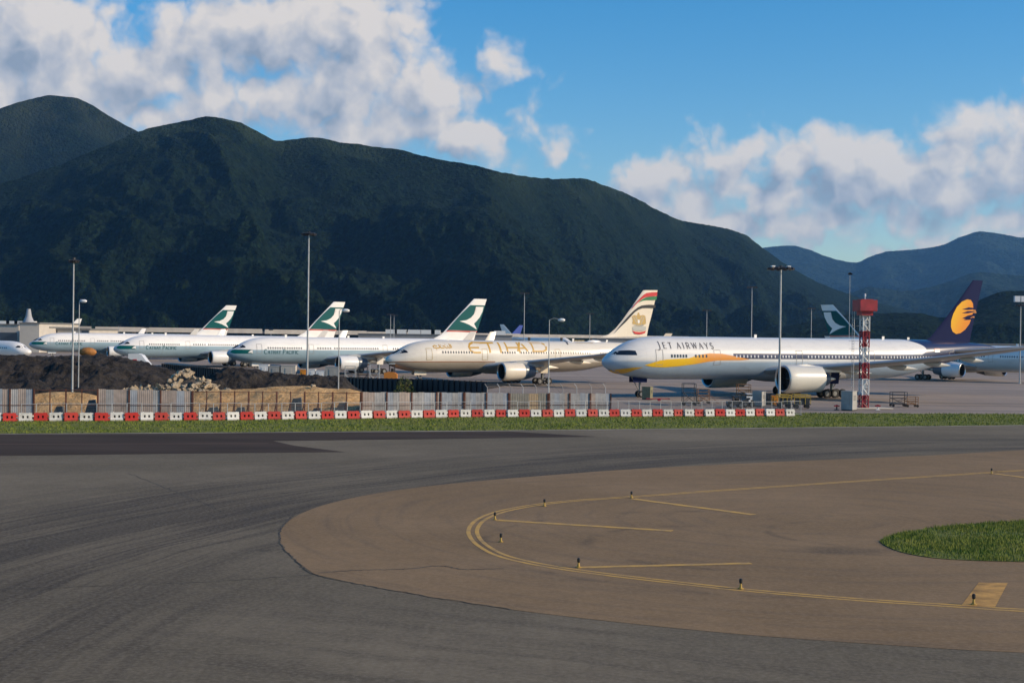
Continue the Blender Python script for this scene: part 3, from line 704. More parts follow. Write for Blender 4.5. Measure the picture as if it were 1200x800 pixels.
GLYPH = {
 'J': ([([(.42, 1), (.42, .1), (.34, -.12), (.16, -.25), (.0, -.22)], 1), sf(.42, 1)], .55),
 'E': ([([(.08, 0), (.08, 1)], 1), ([(.0, 1), (.62, 1)], .55), ([(.08, .52), (.5, .52)], .55), ([(.0, 0), (.66, 0)], .55)], .66),
 'T': ([([(.36, 0), (.36, 1)], 1), ([(0, 1), (.72, 1)], .6), sf(.36, 0)], .72),
 'A': ([([(.02, 0), (.38, 1)], .55), ([(.38, 1), (.76, 0)], 1), ([(.17, .36), (.6, .36)], .5), sf(.04, 0), sf(.76, 0)], .8),
 'I': ([([(.12, 0), (.12, 1)], 1), sf(.12, 0), sf(.12, 1)], .24),
 'R': ([([(.1, 0), (.1, 1)], 1), ([(.1, 1), (.4, 1)] + arc(.4, .74, .24, .26, 90, -90, 8) + [(.1, .48)], .75), ([(.36, .48), (.72, 0)], .9), sf(.1, 0)], .74),
 'W': ([([(0, 1), (.28, 0)], 1), ([(.28, 0), (.54, 1)], .5), ([(.54, 1), (.8, 0)], 1), ([(.8, 0), (1.06, 1)], .5), sf(.0, 1), sf(1.06, 1)], 1.06),
 'Y': ([([(0, 1), (.36, .46), (.36, 0)], 1), ([(.36, .46), (.72, 1)], .55), sf(.02, 1), sf(.7, 1), sf(.36, 0)], .72),
 'S': ([(arc(.27, .75, .23, .25, 25, 270, 9) + arc(.27, .25, .25, .25, 90, -155, 9), .9)], .54),
 'C': ([(arc(.46, .5, .42, .5, 50, 310, 14), .9)], .82),
 'H': ([([(.1, 0), (.1, 1)], 1), ([(.68, 0), (.68, 1)], 1), ([(.1, .5), (.68, .5)], .5), sf(.1, 0), sf(.1, 1), sf(.68, 0), sf(.68, 1)], .78),
 'P': ([([(.1, 0), (.1, 1)], 1), ([(.1, 1), (.4, 1)] + arc(.4, .73, .25, .27, 90, -90, 8) + [(.1, .46)], .75), sf(.1, 0)], .66),
 'F': ([([(.1, 0), (.1, 1)], 1), ([(0, 1), (.6, 1)], .55), ([(.1, .52), (.48, .52)], .55), sf(.1, 0)], .6),
}

def airfoil(c, t):
    xs = [1, .85, .65, .45, .3, .18, .08, .02, 0, .02, .08, .18, .3, .45, .65, .85]
    out = []
    for i, x in enumerate(xs):
        y = 5 * t * (.2969 * math.sqrt(x) - .126 * x - .3516 * x * x + .2843 * x**3 - .1015 * x**4)
        out.append((x * c, (y if i < 8 else -y * .8) * c))
    return out
def surface(stations, m, name, parent):
    """stations: (y, xLE, xTE, z, t, vertical offset direction) - a wing or tailplane"""
    rings = []
    for y, xl, xt, z, t in stations:
        rings.append([(xl + a, y, z + b) for a, b in airfoil(xt - xl, t)])
    return MB().loft(rings, True, True, True).build(name, m, parent, smooth=50)
FINS = {}
def build_fin(p, pts, z0s, m, thick=.26):
    """pts: outline (x, z): LE from root up, top, TE down"""
    n = len(pts) // 2; le = pts[:n]; te = list(reversed(pts[n:]))
    rings = []
    for (a, b) in zip(le, te):
        c = b[0] - a[0]
        ring = []
        for fx, th in ((0, 0), (.04, .5), (.14, .85), (.35, 1), (.62, .75), (.85, .35), (1, .04)): ring.append((fx, th))
        up = [(a[0] + fx * c, -th * thick * min(1, c / 7 + .25), a[1] + fx * (b[1] - a[1])) for fx, th in ring]
        dn = [(a[0] + fx * c, th * thick * min(1, c / 7 + .25), a[1] + fx * (b[1] - a[1])) for fx, th in reversed(ring[1:])]
        rings.append(up + dn)
    return MB().loft(rings, True, True, True).build('tail_fin', m, p.root, smooth=40)
def fin_fn(thick): return lambda x, z: thick * 1.02

def wheel(parent, c, r, w):
    prof = [(-w/2, r*.55), (-w/2, r*.86), (-w*.36, r*.98), (0, r), (w*.36, r*.98), (w/2, r*.86), (w/2, r*.55)]
    rings = [[(r_ * math.cos(2*math.pi*i/20), x, r_ * math.sin(2*math.pi*i/20)) for i in range(20)] for x, r_ in prof]
    t = MB().loft(rings, True).build('wheel', M_black, parent, smooth=50, loc=c)
    q = MB().cyl((0, -w*.42, 0), (0, w*.42, 0), r*.56, n=16).cyl((0, -w*.5, 0), (0, w*.5, 0), r*.2, n=10).build('rim', M_strut, t, smooth=40)
    return t
def gear(p, x, y, ztop, r, rows, gap, name, pairw, doors=True, m_door=None):
    g = MB().cyl((x, y, ztop), (x, y, r), .17 if rows > 1 else .12, n=10).cyl((x, y, ztop * .75), (x, y, r * 1.4), .24 if rows > 1 else .17, n=10)
    g.cyl((x, y, r * 1.6), (x + (1.6 if rows > 1 else -1.4), y, ztop), .08, n=8)
    if rows > 1: g.box((x, y, r), (gap * (rows - 1) + .3, .25, .28))
    for k in range(rows):
        xx = x + (k - (rows - 1) / 2) * gap; g.cyl((xx, y - pairw/2 - .1, r), (xx, y + pairw/2 + .1, r), .09, n=8)
    s = g.build(name, M_strut, p.root, smooth=40)
    for k in range(rows):
        xx = x + (k - (rows - 1) / 2) * gap
        for sg in (-1, 1): wheel(s, (xx, y + sg * pairw / 2, r), r, .42 if rows > 1 else .32)
    if doors:
        if rows > 1:
            sg = 1 if y > 0 else -1
            MB().box((x, y + sg * .75, (ztop + r) / 2 + .9), (1.5, .06, (ztop - r) * .62), rot=Matrix.Rotation(R(-8 * sg), 3, 'X')).build('gear_door', m_door or P_white, s)
        else:
            for sg in (-1, 1): MB().box((x - .9 + .6, y + sg * .55, ztop - .38), (2.3, .05, .78)).build('gear_door', m_door or P_white, s)
def engine(p, x, y, z, r, L, whitef, pyl, m_front, m_rear, lip=.06):
    e = MB().revolve([(.0, r*.86), (-.06, r*.89), (-.04, r*.93), (.12, r*.965), (.5, r*.995), (1.2, r*1.0), (L*.35, r*.995), (L*whitef, r*.93)], (x, y, z), 36).build('engine_nacelle', m_front, p.root, smooth=50)
    MB().revolve([(.1, r*.80), (.0, r*.84), (-.07, r*.885), (-.05, r*.93), (.1, r*.967)], (x - .02, y, z), 36).build('inlet_lip', M_metal, e, smooth=60)
    MB().revolve([(.05, r*.83), (.5, r*.78), (1.1, r*.80)], (x, y, z), 36).build('inlet_duct', M_dark, e, smooth=60)
    f = MB()
    f.cyl((x + 1.1, y, z), (x + 1.16, y, z), r*.81, n=32)
    for k in range(22):
        a = 2*math.pi*k/22; ca, sa = math.cos(a), math.sin(a)
        rt = Matrix.Rotation(a, 3, 'X') @ Matrix.Rotation(R(38), 3, 'Z')
        f.box((x + 1.0, y - r*.48*sa, z + r*.48*ca), (.22, .03, r*.62), rot=rt)
    f.build('fan', M_fan, e)
    MB().revolve([(.55, .0), (.65, r*.09), (.85, r*.19), (1.06, r*.25)], (x, y, z), 20).build('spinner', M_fan, e, smooth=50)
    if whitef < .97:
        MB().revolve([(L*whitef, r*.93), (L*whitef+.05, r*.935), (L*.82, r*.76), (L*.97, r*.62), (L*.97, r*.5), (L*.8, r*.48)], (x, y, z), 32).build('rear_cowl', m_rear, e, smooth=50)
        MB().revolve([(L*.8, r*.45), (L*1.0, r*.34), (L*1.12, r*.12), (L*1.14, 0)], (x, y, z), 24).build('exhaust_cone', M_metal, e, smooth=50)
    else:
        MB().revolve([(L*whitef, r*.93), (L*1.0, r*.85), (L*.98, r*.78), (L*.7, r*.7)], (x, y, z), 32).build('rear_cowl', m_rear, e, smooth=50)
        MB().revolve([(L*.8, r*.62), (L*1.08, r*.56), (L*1.22, r*.44), (L*1.2, r*.36), (L*1.05, r*.33)], (x, y, z), 28).build('core_cowl', P_engd, e, smooth=50)
        MB().revolve([(L*1.1, r*.3), (L*1.25, r*.24), (L*1.45, r*.04), (L*1.46, 0)], (x, y, z), 24).build('exhaust_cone', M_metal, e, smooth=50)
    # pylon
    x0, x1, zt = pyl
    pts = [(x + L*.22, z + r*.93), (x + L*.6, z + r*(1.22 if r < 1.8 else 1.06)), (x0, zt - .05), (x1, zt - .25), (x1, zt - .75), (x + L*1.02, z + r*.5), (x + L*.6, z + r*.6)]
    V = [(a, y - .22, b) for a, b in pts] + [(a, y + .22, b) for a, b in pts]; n = len(pts)
    MB().add(V, [tuple(range(n)), tuple(range(2*n-1, n-1, -1))] + [(i, (i+1) % n, n + (i+1) % n, n + i) for i in range(n)]).build('pylon', P_white if m_rear is not P_engd else P_grey, e)
    return e
def canoe(p, x, y, z, L, r, parent, m):
    prof = [(0, .02), (L*.12, r*.6), (L*.35, r), (L*.6, r*.9), (L*.85, r*.45), (L, .02)]
    rings = [[(x + a, y + b * .8 * math.cos(2*math.pi*i/12), z + b * math.sin(2*math.pi*i/12) - a * .06) for i in range(12)] for a, b in prof]
    MB().loft(rings, True, True, True).build('flap_fairing', m, parent, smooth=60)

def common(p, m_body, m_wing, m_front, m_rear, windows, win_m, win_z, doors, m_fin, fin_pts, detail=True, door_m=None, eng_white=.62):
    k = p.k; L = p.L; body = p.fuselage(m_body); p.body = body
    if k == 777:
        ex, ey, ez, er, eL = 24.0, 9.7, 2.92, 2.02, 6.4
        st = [(0, 24.0, 40.5, 3.7, .13), (3.1, 26.2, 40.2, 4.0, .125), (11, 31.6, 41.2, 4.75, .11), (20, 37.7, 44.6, 5.8, .10), (29.5, 44.1, 48.5, 7.3, .095), (31.2, 45.9, 49.0, 7.65, .09), (32.4, 48.3, 49.6, 7.95, .09)]
        fair = (24, 43, 2.05, 3.2); ht = [(0, 61.5, 68.5, 6.9, .10), (1.5, 62.5, 68.8, 7.0, .10), (10.7, 69.3, 71.9, 7.9, .09)]
        ng = (6.2, 1.0); mg = (35.9, 5.5); wr = .66
    elif k == 320:
        ex, ey, ez, er, eL = 11.2, 5.75, 1.75, 1.05, 3.6
        st = [(0, 12.0, 19.0, 2.3, .13), (2, 13, 19, 2.5, .12), (6.4, 15.4, 19.2, 3.0, .11), (16.5, 21.0, 22.6, 4.2, .1)]
        fair = (12, 21, 1.5, 2.0); ht = [(0, 30.5, 34.2, 5.1, .1), (6.2, 34.0, 35.5, 5.7, .09)]
        ng = (5.0, .9); mg = (17.8, 3.8); wr = .55
    else:
        dx = 0 if k == 332 else 3.2
        ex, ey, ez, er, eL = 17.4 + dx, 9.37, 2.42, 1.55, 6.6
        st = [(0, 16.2 + dx, 29.8 + dx, 2.9, .135), (2.8, 18.2 + dx, 29.6 + dx, 3.25, .13), (9.6, 22.6 + dx, 30.2 + dx, 4.1, .11), (19, 28.6 + dx, 33.6 + dx, 5.3, .10), (28.2, 34.6 + dx, 37.3 + dx, 6.7, .10)]
        fair = (17 + dx, 32 + dx, 1.62, 2.7); ht = [(0, L-10.5, L-4.3, 5.9, .10), (1.2, L-9.8, L-4.1, 6.0, .10), (9.7, L-4.0, L-1.4, 6.9, .09)]
        ng = (6.7, .95); mg = (28.1 + (4.0 if k == 333 else 0), 5.34); wr = .64
    # belly fairing
    x0, x1, zb, w = fair; rings = []
    for t in (0, .04, .12, .25, .5, .75, .88, .96, 1):
        x = x0 - 2 + (x1 - x0 + 4) * t; q = math.sin(math.pi * t) ** .45 if 0 < t < 1 else 0.02
        zz = p.zb + .9 + (zb - p.zb - .9) * q
        rings.append([(x, w * q * math.cos(2*math.pi*i/24), p.zb + 1.5 + (p.zb + 1.5 - zz) * math.sin(2*math.pi*i/24) * (1 if math.sin(2*math.pi*i/24) < 0 else .35)) for i in range(24)])
    MB().loft(rings, True, True, True).build('belly_fairing', m_wing if k != 332 else m_body, p.root, smooth=60)
    for sg in (-1, 1):
        wing = surface([(sg * y, a, b, z, t) for y, a, b, z, t in st], m_wing, 'wing', p.root)
        if k in (332, 333):
            y0, xl, xt, z, t = st[-1]
            rr = []
            for q, (dy, dxl, dxt, dz) in enumerate([(0, 0, 0, 0), (.45, .5, .15, .25), (.75, 1.2, .5, .9), (1.2, 2.6, 1.3, 2.6)]):
                rr.append([(xl + dxl + a, sg * (y0 + dy) - sg * b * (1 if q else 0) * .8, z + dz + (b if q < 2 else 0)) for a, b in airfoil(xt + dxt - xl - dxl, .08)])
            MB().loft(rr, True, True, True).build('winglet', m_fin, wing, smooth=50)
        if detail:
            for (fy, fl) in ((4.5, 2.6), (8.0, 2.4), (12, 2.0)) if k == 320 else (((5.5, 5.0), (13.5, 4.6), (18.0, 4.2), (22.3, 3.6)) if k != 777 else ((6.5, 6.0), (14.5, 5.6), (19.5, 5.0), (24.2, 4.4))):
                s_ = None
                for a, b in zip(st[:-1], st[1:]):
                    if a[0] <= fy <= b[0]: u = (fy - a[0]) / (b[0] - a[0]); s_ = [a[i] + (b[i] - a[i]) * u for i in range(5)]
                canoe(p, s_[2] - fl * .68, sg * fy, s_[3] - .32, fl, .42, wing, m_fin if k == 332 else m_wing)
        surface([(sg * y, a, b, z, t) for y, a, b, z, t in ht], m_wing if k != 333 else P_grey, 'tailplane', p.root)
        # wing LE position at the engine
        for a, b in zip(st[:-1], st[1:]):
            if a[0] <= ey <= b[0]: u = (ey - a[0]) / (b[0] - a[0]); xl = a[1] + (b[1] - a[1]) * u; zl = a[3] + (b[3] - a[3]) * u
        engine(p, ex, sg * ey, ez, er, eL, eng_white, (xl + .6, xl + 3.4, zl), m_front, m_rear)
        gear(p, mg[0], sg * mg[1], 3.4 if k != 320 else 2.4, wr, 3 if k == 777 else (1 if k == 320 else 2), 1.48 if k == 777 else 1.9, 'main_gear', 1.4, True, m_fin)
    gear(p, ng[0], 0, p.zb + .35, .5, 1, 0, 'nose_gear', .9 if k != 320 else .5, True, m_fin)
    if detail:
        for w_ in (-1, 1):
            p.decal('windscreen', windows, M_glass, .02, (w_,), step=.3)
    fin = build_fin(p, fin_pts, 0, m_fin)
    return body, fin
def cabin_windows(p, ranges, z, m, w=.24, h=.36, pitch=.533, frame=None):
    first = None
    for a, b in ranges:
        n = int(round((b - a) / pitch))
        for i in range(n + 1):
            x = a + (b - a) * i / max(1, n)
            if first is None:
                y = p.sy(14, z); y1 = p.sy(14, z + h/2); y0 = p.sy(14, z - h/2); me = MB()
                me.add([(-w/2, p.side*(y0-y), -h/2), (w/2, p.side*(y0-y), -h/2), (w/2, 0, 0), (w/2, p.side*(y1-y), h/2), (-w/2, p.side*(y1-y), h/2), (-w/2, 0, 0)], [(0, 1, 2, 5), (5, 2, 3, 4)])
                first = me.build('cabin_window', m, p.root); o = first
            else:
                o = first.copy(); COL.objects.link(o); o.parent = p.root
            o.location = (x, p.side * (p.sy(x, z) + .035), z)
def door_frame(p, x, z0, z1, w, m=None):
    p.strokes('cabin_door', [([(x - w/2, z0), (x - w/2, z1), (x + w/2, z1), (x + w/2, z0), (x - w/2, z0)], .07)], m or M_line, .03)

def ln(pts, k=1.0): return pts
# --- common A330 outline pieces, measured on the third green-tailed aircraft
A333_fin = [(48.2, 7.55), (50.6, 8.7), (51.65, 9.75), (53.6, 11.7), (56.3, 14.3), (58.9, 16.8), (62.3, 16.8), (61.4, 14.3), (60.5, 11.7), (59.75, 9.75), (59.4, 8.7), (59.0, 7.35)]
A330_screen = [(1.0, 5.22), (1.45, 5.5), (1.8, 5.78), (2.1, 5.92), (2.6, 6.02), (3.0, 5.98), (3.25, 5.75), (3.3, 5.48), (2.6, 5.42), (1.8, 5.3)]

# pose of each aircraft from its nose and its fin tip
def pose(nx, nd, tx, td):
    a = Vector(((nx - 600) / F * nd, nd)); b = Vector(((tx - 600) / F * td, td)); d = b - a
    return (a.x, a.y), math.degrees(math.atan2(abs(d.y), abs(d.x))), d.length

def cathay(name, nose, phi, side, label, detail=True, wide=True):
    p = Plane(333, name, nose, phi, side, label, group='aircraft with green tails and a white bird stroke')
    body = two_tone('white_over_sage_%s' % ('a' if side < 0 else 'b'), (.80, .78, .74), (.28, .39, .45) if side < 0 else (.58, .60, .58), 5.02) if side not in FINS else FINS[side]  # right-facing copy: paler lower paint stands in for sunlight on that side
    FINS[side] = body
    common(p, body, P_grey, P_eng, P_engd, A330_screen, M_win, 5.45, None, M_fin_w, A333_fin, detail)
    # brushed bow patch and bird
    sd = (side,)
    p.decal('nose_emblem', [(.42, 4.5), (.62, 4.75), (.95, 4.98), (1.3, 5.06), (3.0, 5.06), (4.65, 5.06), (4.65, 4.22), (3.0, 4.22), (1.2, 4.2), (.7, 4.3)], M_green, .03, (-1, 1), step=.3)
    p.decal('bird_mark', [(4.6, 5.02), (4.42, 4.62), (4.6, 4.26), (4.25, 4.4), (3.6, 4.42), (4.0, 4.6), (4.2, 4.9)], M_fin_w, .05, sd, step=.3)
    f_ = fin_fn(.26)
    d = p.decal('fin_green', [(51.9, 9.62), (53.6, 11.45), (55.8, 13.6), (57.85, 15.35), (61.75, 15.35), (61.1, 13.5), (60.3, 11.2), (59.7, 9.55)], M_green, .01, (-1, 1), fin=f_, step=2)
    p.decal('fin_red_line', [(51.5, 9.3), (51.85, 9.56), (59.68, 9.5), (59.6, 9.25)], M_red, .01, (-1, 1), fin=f_, step=2)
    cv = lambda X, Y: (62.3 + (X - 658) / 20, 16.8 - (Y - 55) / 24)
    bird = [cv(*q) for q in ((597, 98), (638, 98), (632, 125), (618, 155), (600, 178), (588, 190), (600, 212), (603, 222), (585, 210), (562, 196), (538, 186), (512, 178), (548, 172), (572, 158), (588, 138), (600, 115))]
    p.decal('bird_stroke', bird, M_fin_w, .03, (-1, 1), fin=f_, step=2)
    if detail:
        x0 = 7.0 if side < 0 else 29.0
        cap = [1.35] + [1] * 6 + [1.35] + [1] * 6
        p.text('CATHAY PACIFIC', x0, 4.22, .70, .86, .15, M_teal, caps=[1.3, 1, 1, 1, 1, 1, 1, 1.3, 1, 1, 1, 1, 1, 1], gap=.20)
        cabin_windows(p, [(7.9, 11.6), (12.2, 15.3), (19.1, 22.0), (23.0, 33.2), (37, 50)], 5.42, M_win)
        for x in (6.0, 17.6, 35.0, 53.0): door_frame(p, x, 4.3, 6.2, 1.05)
    for x, hh in ((13, .5), (27.5, .45), (36, .35)): MB().box((x, 0, 7.68 + hh / 2), (.5, .06, hh)).build('antenna', P_white, p.root)
    return p

def solve(nx, nd, tx, length):
    """distance of the fin tip so that nose - fin tip is `length` long"""
    best = None
    for i in range(400):
        td = nd + 2 + i * .2
        (_, ph, l) = pose(nx, nd, tx, td)
        if best is None or abs(l - length) < best[0]: best = (abs(l - length), td)
    return pose(nx, nd, tx, best[1])
n_, ph_, l_ = solve(34, 422, 277, 62.3)
C1 = cathay('jet_airliner', n_, ph_, -1, 'leftmost green-tailed white airliner, its nose just right of the small white jet')
n_, ph_, l_ = solve(133, 345, 404, 62.3)
C2 = cathay('jet_airliner', n_, ph_, -1, 'green-tailed airliner between two others of the same kind, nose above the boarding stairs')
n_, ph_, l_ = solve(266, 297, 570, 62.3)
C3 = cathay('jet_airliner', n_, ph_, -1, 'green-tailed airliner nearest the camera, engine above the black hoarding')
# the one that faces right, behind the big aircraft's tail
dd = 300; nx = 1262
best = min(((abs(math.hypot((nx-600)/F*dd - (961-600)/F*(dd+k*.5), k*.5) - 62.3)), k*.5) for k in range(20, 200))
nw = ((nx-600)/F*dd, dd); tw = ((961-600)/F*(dd+best[1]), dd+best[1])
C4 = cathay('jet_airliner', nw, math.degrees(math.atan2(best[1], nw[0]-tw[0])), +1, 'green-tailed airliner facing right, mostly hidden behind the tail of the navy-tailed one')
print('POSES', ph_, C4.phi)

# --- cream aircraft (A330-200)
n_, ph_, l_ = solve(452, 247, 770, 57.0)
print('cream', n_, ph_, l_)
E = Plane(332, 'jet_airliner', n_, ph_, -1, 'cream airliner with gold lettering and a red, green, white and black banded tail')
P_body = two_tone('cream_over_sand', (.70, .655, .565), (.38, .33, .26), 3.95, .03)
fp = E.crop(590, 330, 4.705, [(533, 306), (580, 290), (617, 258), (655, 212), (712, 132), (770, 47), (850, 47), (833, 115), (818, 180), (806, 225), (797, 262), (790, 302)], 0)
common(E, P_body, P_grey, P_cream, P_engd, A330_screen, M_win, 5.6, None, P_cream, fp)
E.decal('cheat_line', [(.55, 3.86), (2, 3.9), (9, 3.93), (20, 3.95), (20, 4.06), (9, 4.04), (2, 4.0), (.55, 3.95)], mat('red_gold_line', (.42, .16, .07), .4), .03, (-1,), step=.4)
zz = 5.62
cabin_windows(E, [(9.6, 15.3), (21.5, 24.0), (25.3, 40.0), (42.5, 49.5)], zz, M_win)
for x in (7.0, 17.9, 33.0, 50.8): door_frame(E, x, 4.3, 6.25, 1.05, M_gold2)
def cstroke(pl, o, ox=430, oy=340, sc=4.705): return ([o.m(ox + x / sc, oy + y / sc) for x, y in pl])
W = .32
et = []
et.append((cstroke([(640, 290), (600, 288), (578, 296), (566, 313), (572, 333), (590, 343), (628, 343)], E), W)); et.append((cstroke([(572, 316), (622, 316)], E), W * .8))
et.append((cstroke([(640, 290), (712, 290)], E), W * .9)); et.append((cstroke([(678, 290), (678, 345)], E), W * 1.1))
et.append((cstroke([(738, 287), (738, 345)], E), W * 1.15))
et.append((cstroke([(775, 287), (775, 345)], E), W)); et.append((cstroke([(842, 287), (842, 345)], E), W)); et.append((cstroke([(775, 316), (842, 316)], E), W * .75))
q = lambda pl: cstroke(pl, E, 560, 380, 8.571)
et.append((q([(398, 270), (445, 185), (455, 185), (500, 270)]), W)); et.append((q([(425, 238), (480, 238)]), W * .7))
et.append((q([(545, 184), (660, 184), (690, 200), (697, 228), (688, 255), (655, 271), (545, 271)]), W)); et.append((q([(560, 184), (560, 271)]), W * .9))
E.strokes('gold_lettering', et, M_gold, .03)
# small Arabic script near the front
ar = [[(470, 298), (470, 318)], [(463, 294), (463, 318), (455, 318), (448, 306)], [(448, 318), (440, 318), (432, 308), (424, 306)], [(430, 318), (412, 318), (410, 308)], [(405, 298), (405, 318)], [(402, 318), (385, 318), (372, 316), (370, 308), (380, 304), (392, 308)], [(413, 302), (416, 302)], [(384, 326), (388, 326)], [(437, 300), (441, 300)]]
E.strokes('script_lettering', [(cstroke(a, E), .17) for a in ar], M_gold, .03)
E.strokes('race_emblem', [(q([(925, 196), (945, 168)]), .34), (q([(935, 180), (955, 172)]), .2), (q([(925, 200), (938, 198)]), .16)], M_flagblack, .03)
E.strokes('small_lettering', [(q([(1025 + i * 14, 165), (1034 + i * 14, 165)]), .16) for i in range(9)] + [(q([(1020 + i * 13, 188), (1028 + i * 13, 188)]), .15) for i in range(14)], M_gold2, .03)
ff = fin_fn(.26); c_ = lambda pts: E.crop(700, 330, 11.43, pts, 0)
E.decal('fin_red_band', c_([(792, 140), (730, 142), (690, 147), (650, 152), (615, 172), (575, 210), (530, 262), (480, 320), (440, 372), (462, 352), (510, 300), (555, 258), (600, 226), (640, 208), (690, 200), (740, 196), (788, 192)]), M_flagred, .012, (-1,), fin=ff, step=3)
E.decal('fin_green_band', c_([(787, 196), (740, 199), (690, 203), (640, 211), (603, 229), (565, 255), (535, 285), (560, 272), (600, 256), (640, 249), (690, 246), (740, 244), (782, 242)]), M_flaggreen, .012, (-1,), fin=ff, step=3)
E.decal('fin_black_band', c_([(770, 312), (720, 310), (680, 309), (630, 312), (580, 320), (530, 345), (480, 385), (420, 445), (360, 515), (200, 705), (290, 615), (370, 540), (430, 475), (490, 410), (540, 375), (590, 357), (640, 352), (690, 350), (730, 350), (764, 352)]), M_flagblack, .012, (-1,), fin=ff, step=3)
M_crest = mat('crest_gold', (.50, .33, .10), .5); M_crest2 = mat('crest_grey', (.42, .42, .38), .5)
E.decal('crest_wings', c_([(545, 410), (560, 455), (600, 445), (632, 460), (630, 520), (640, 560), (620, 575), (585, 570), (560, 590), (545, 595), (525, 590), (505, 570), (475, 570), (455, 560), (465, 520), (450, 465), (480, 445), (520, 455), (530, 420)]), M_crest, .012, (-1,), fin=ff, step=3)
E.decal('crest_base', c_([(465, 600), (640, 600), (640, 645), (600, 655), (500, 655), (460, 645)]), M_crest2, .012, (-1,), fin=ff, step=3)
E.decal('crest_ribbon', c_([(455, 655), (500, 670), (560, 675), (610, 668), (640, 652), (625, 690), (560, 705), (490, 698)]), M_flagred, .014, (-1,), fin=ff, step=3)
E.decal('crest_shield', c_([(530, 510), (555, 510), (558, 545), (543, 562), (528, 545)]), M_fin_w, .03, (-1,), fin=ff, step=3)
E.strokes('crest_feathers', [(c_(a), .13) for a in ([(470, 470), (520, 560)], [(500, 460), (528, 520)], [(615, 470), (575, 560)], [(590, 460), (562, 520)], [(480, 585), (610, 585)])], M_crest2, .03, fin=ff)
MB().revolve([(0, 0), (.3, .25), (1.4, .38), (2.6, .3), (3.4, 0)], (41.0, 0, 7.62), 16).build('satcom_dome', P_white, E.root, smooth=50)
for x, hh in ((38, .5), (45.5, .35), (12, .35)): MB().box((x, 0, 7.68 + hh / 2), (.4, .06, hh)).build('antenna', P_white, E.root)

# --- big aircraft with navy tail (777-300ER)
n_, ph_, l_ = solve(706, 205, 1151, 70.2)
print('navy', n_, ph_, l_)
J = Plane(777, 'jet_airliner', n_, ph_, -1, 'largest airliner, white with yellow and orange swoosh, navy tail bearing a yellow sun emblem')
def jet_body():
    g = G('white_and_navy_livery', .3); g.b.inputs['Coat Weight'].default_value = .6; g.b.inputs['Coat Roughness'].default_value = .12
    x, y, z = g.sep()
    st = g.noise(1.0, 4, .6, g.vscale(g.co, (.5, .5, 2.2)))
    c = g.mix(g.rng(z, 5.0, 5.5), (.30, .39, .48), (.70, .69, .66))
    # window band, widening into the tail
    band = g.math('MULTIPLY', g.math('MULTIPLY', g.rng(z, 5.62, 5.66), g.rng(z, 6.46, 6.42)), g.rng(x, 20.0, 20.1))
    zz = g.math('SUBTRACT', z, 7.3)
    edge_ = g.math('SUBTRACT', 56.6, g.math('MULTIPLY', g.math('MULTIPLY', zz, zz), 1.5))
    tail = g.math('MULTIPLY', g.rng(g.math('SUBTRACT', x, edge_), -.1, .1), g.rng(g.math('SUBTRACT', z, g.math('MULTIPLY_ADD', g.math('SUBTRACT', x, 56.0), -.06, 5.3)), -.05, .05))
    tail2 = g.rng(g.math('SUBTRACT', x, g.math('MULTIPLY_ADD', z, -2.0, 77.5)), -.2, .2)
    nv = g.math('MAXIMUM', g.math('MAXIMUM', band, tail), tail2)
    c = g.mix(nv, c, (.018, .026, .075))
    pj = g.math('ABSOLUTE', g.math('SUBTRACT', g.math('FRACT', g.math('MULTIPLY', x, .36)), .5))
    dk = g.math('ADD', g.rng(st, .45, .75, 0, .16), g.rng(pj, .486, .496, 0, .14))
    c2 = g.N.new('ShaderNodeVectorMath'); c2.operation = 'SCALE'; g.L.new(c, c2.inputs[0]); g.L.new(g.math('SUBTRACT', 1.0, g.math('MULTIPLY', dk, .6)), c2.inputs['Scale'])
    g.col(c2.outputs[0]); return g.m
fpj = J.crop(1000, 300, 4.0, [(340, 392), (362, 380), (395, 338), (440, 280), (500, 200), (560, 113), (607, 115), (590, 190), (575, 260), (561, 320), (551, 370), (543, 412)], 0)
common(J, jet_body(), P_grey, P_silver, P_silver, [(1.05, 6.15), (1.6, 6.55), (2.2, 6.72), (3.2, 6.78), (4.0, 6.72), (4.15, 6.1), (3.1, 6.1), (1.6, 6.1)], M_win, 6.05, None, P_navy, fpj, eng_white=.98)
jc = lambda pts, ox=690, oy=360, sc=5.335, off=None: J.crop(ox, oy, sc, pts, off)
g_ = G('yellow_to_orange', .35); g_.b.inputs['Coat Weight'].default_value = .4
x_, y_, z_ = g_.sep(); g_.col(g_.mix(g_.rng(x_, 11.5, 16.5), (.76, .47, .02), (.70, .28, .05))); M_swoosh = g_.m
J.decal('swoosh', jc([(350, 362), (400, 345), (440, 332), (480, 326), (560, 321), (620, 318), (655, 306), (690, 296), (750, 287), (830, 290), (900, 304), (1000, 325), (950, 330), (880, 330), (800, 332), (740, 340), (660, 355), (560, 368), (480, 375), (400, 373)]), M_swoosh, .03, (-1,), step=.4)
J.decal('swoosh', jc([(158, 397), (200, 386), (260, 376), (322, 373), (278, 390), (240, 412), (215, 418), (190, 412)], off=1.7), mat('ochre_yellow', (.60, .33, .02), .35, coat=.4), .03, (-1, 1), step=.3)
J.text('JET AIRWAYS', J.m(690 + 436 / 5.335, 404)[0], J.m(772, 360 + 256 / 5.335)[1], J.m(772, 360 + 220 / 5.335)[1] - J.m(772, 360 + 256 / 5.335)[1], .92, .15, M_ink, caps=[1.15] + [1] * 10, gap=.50)
zw = 6.02
cabin_windows(J, [(9.6, 12.0), (13.6, 15.4)], zw, M_win, .28, .42)
cabin_windows(J, [(20.6, 24.4), (25.4, 27.4), (28.8, 30.4), (33.4, 43.5), (47.2, 60.0)], zw, M_wlight, .20, .36, .62)  # pale colour of these panes stands in for their reflection
for x in (7.6, 17.3, 31.8, 45.3, 62.2): door_frame(J, x, 4.75, 6.9, 1.1)
fe = fin_fn(.26)
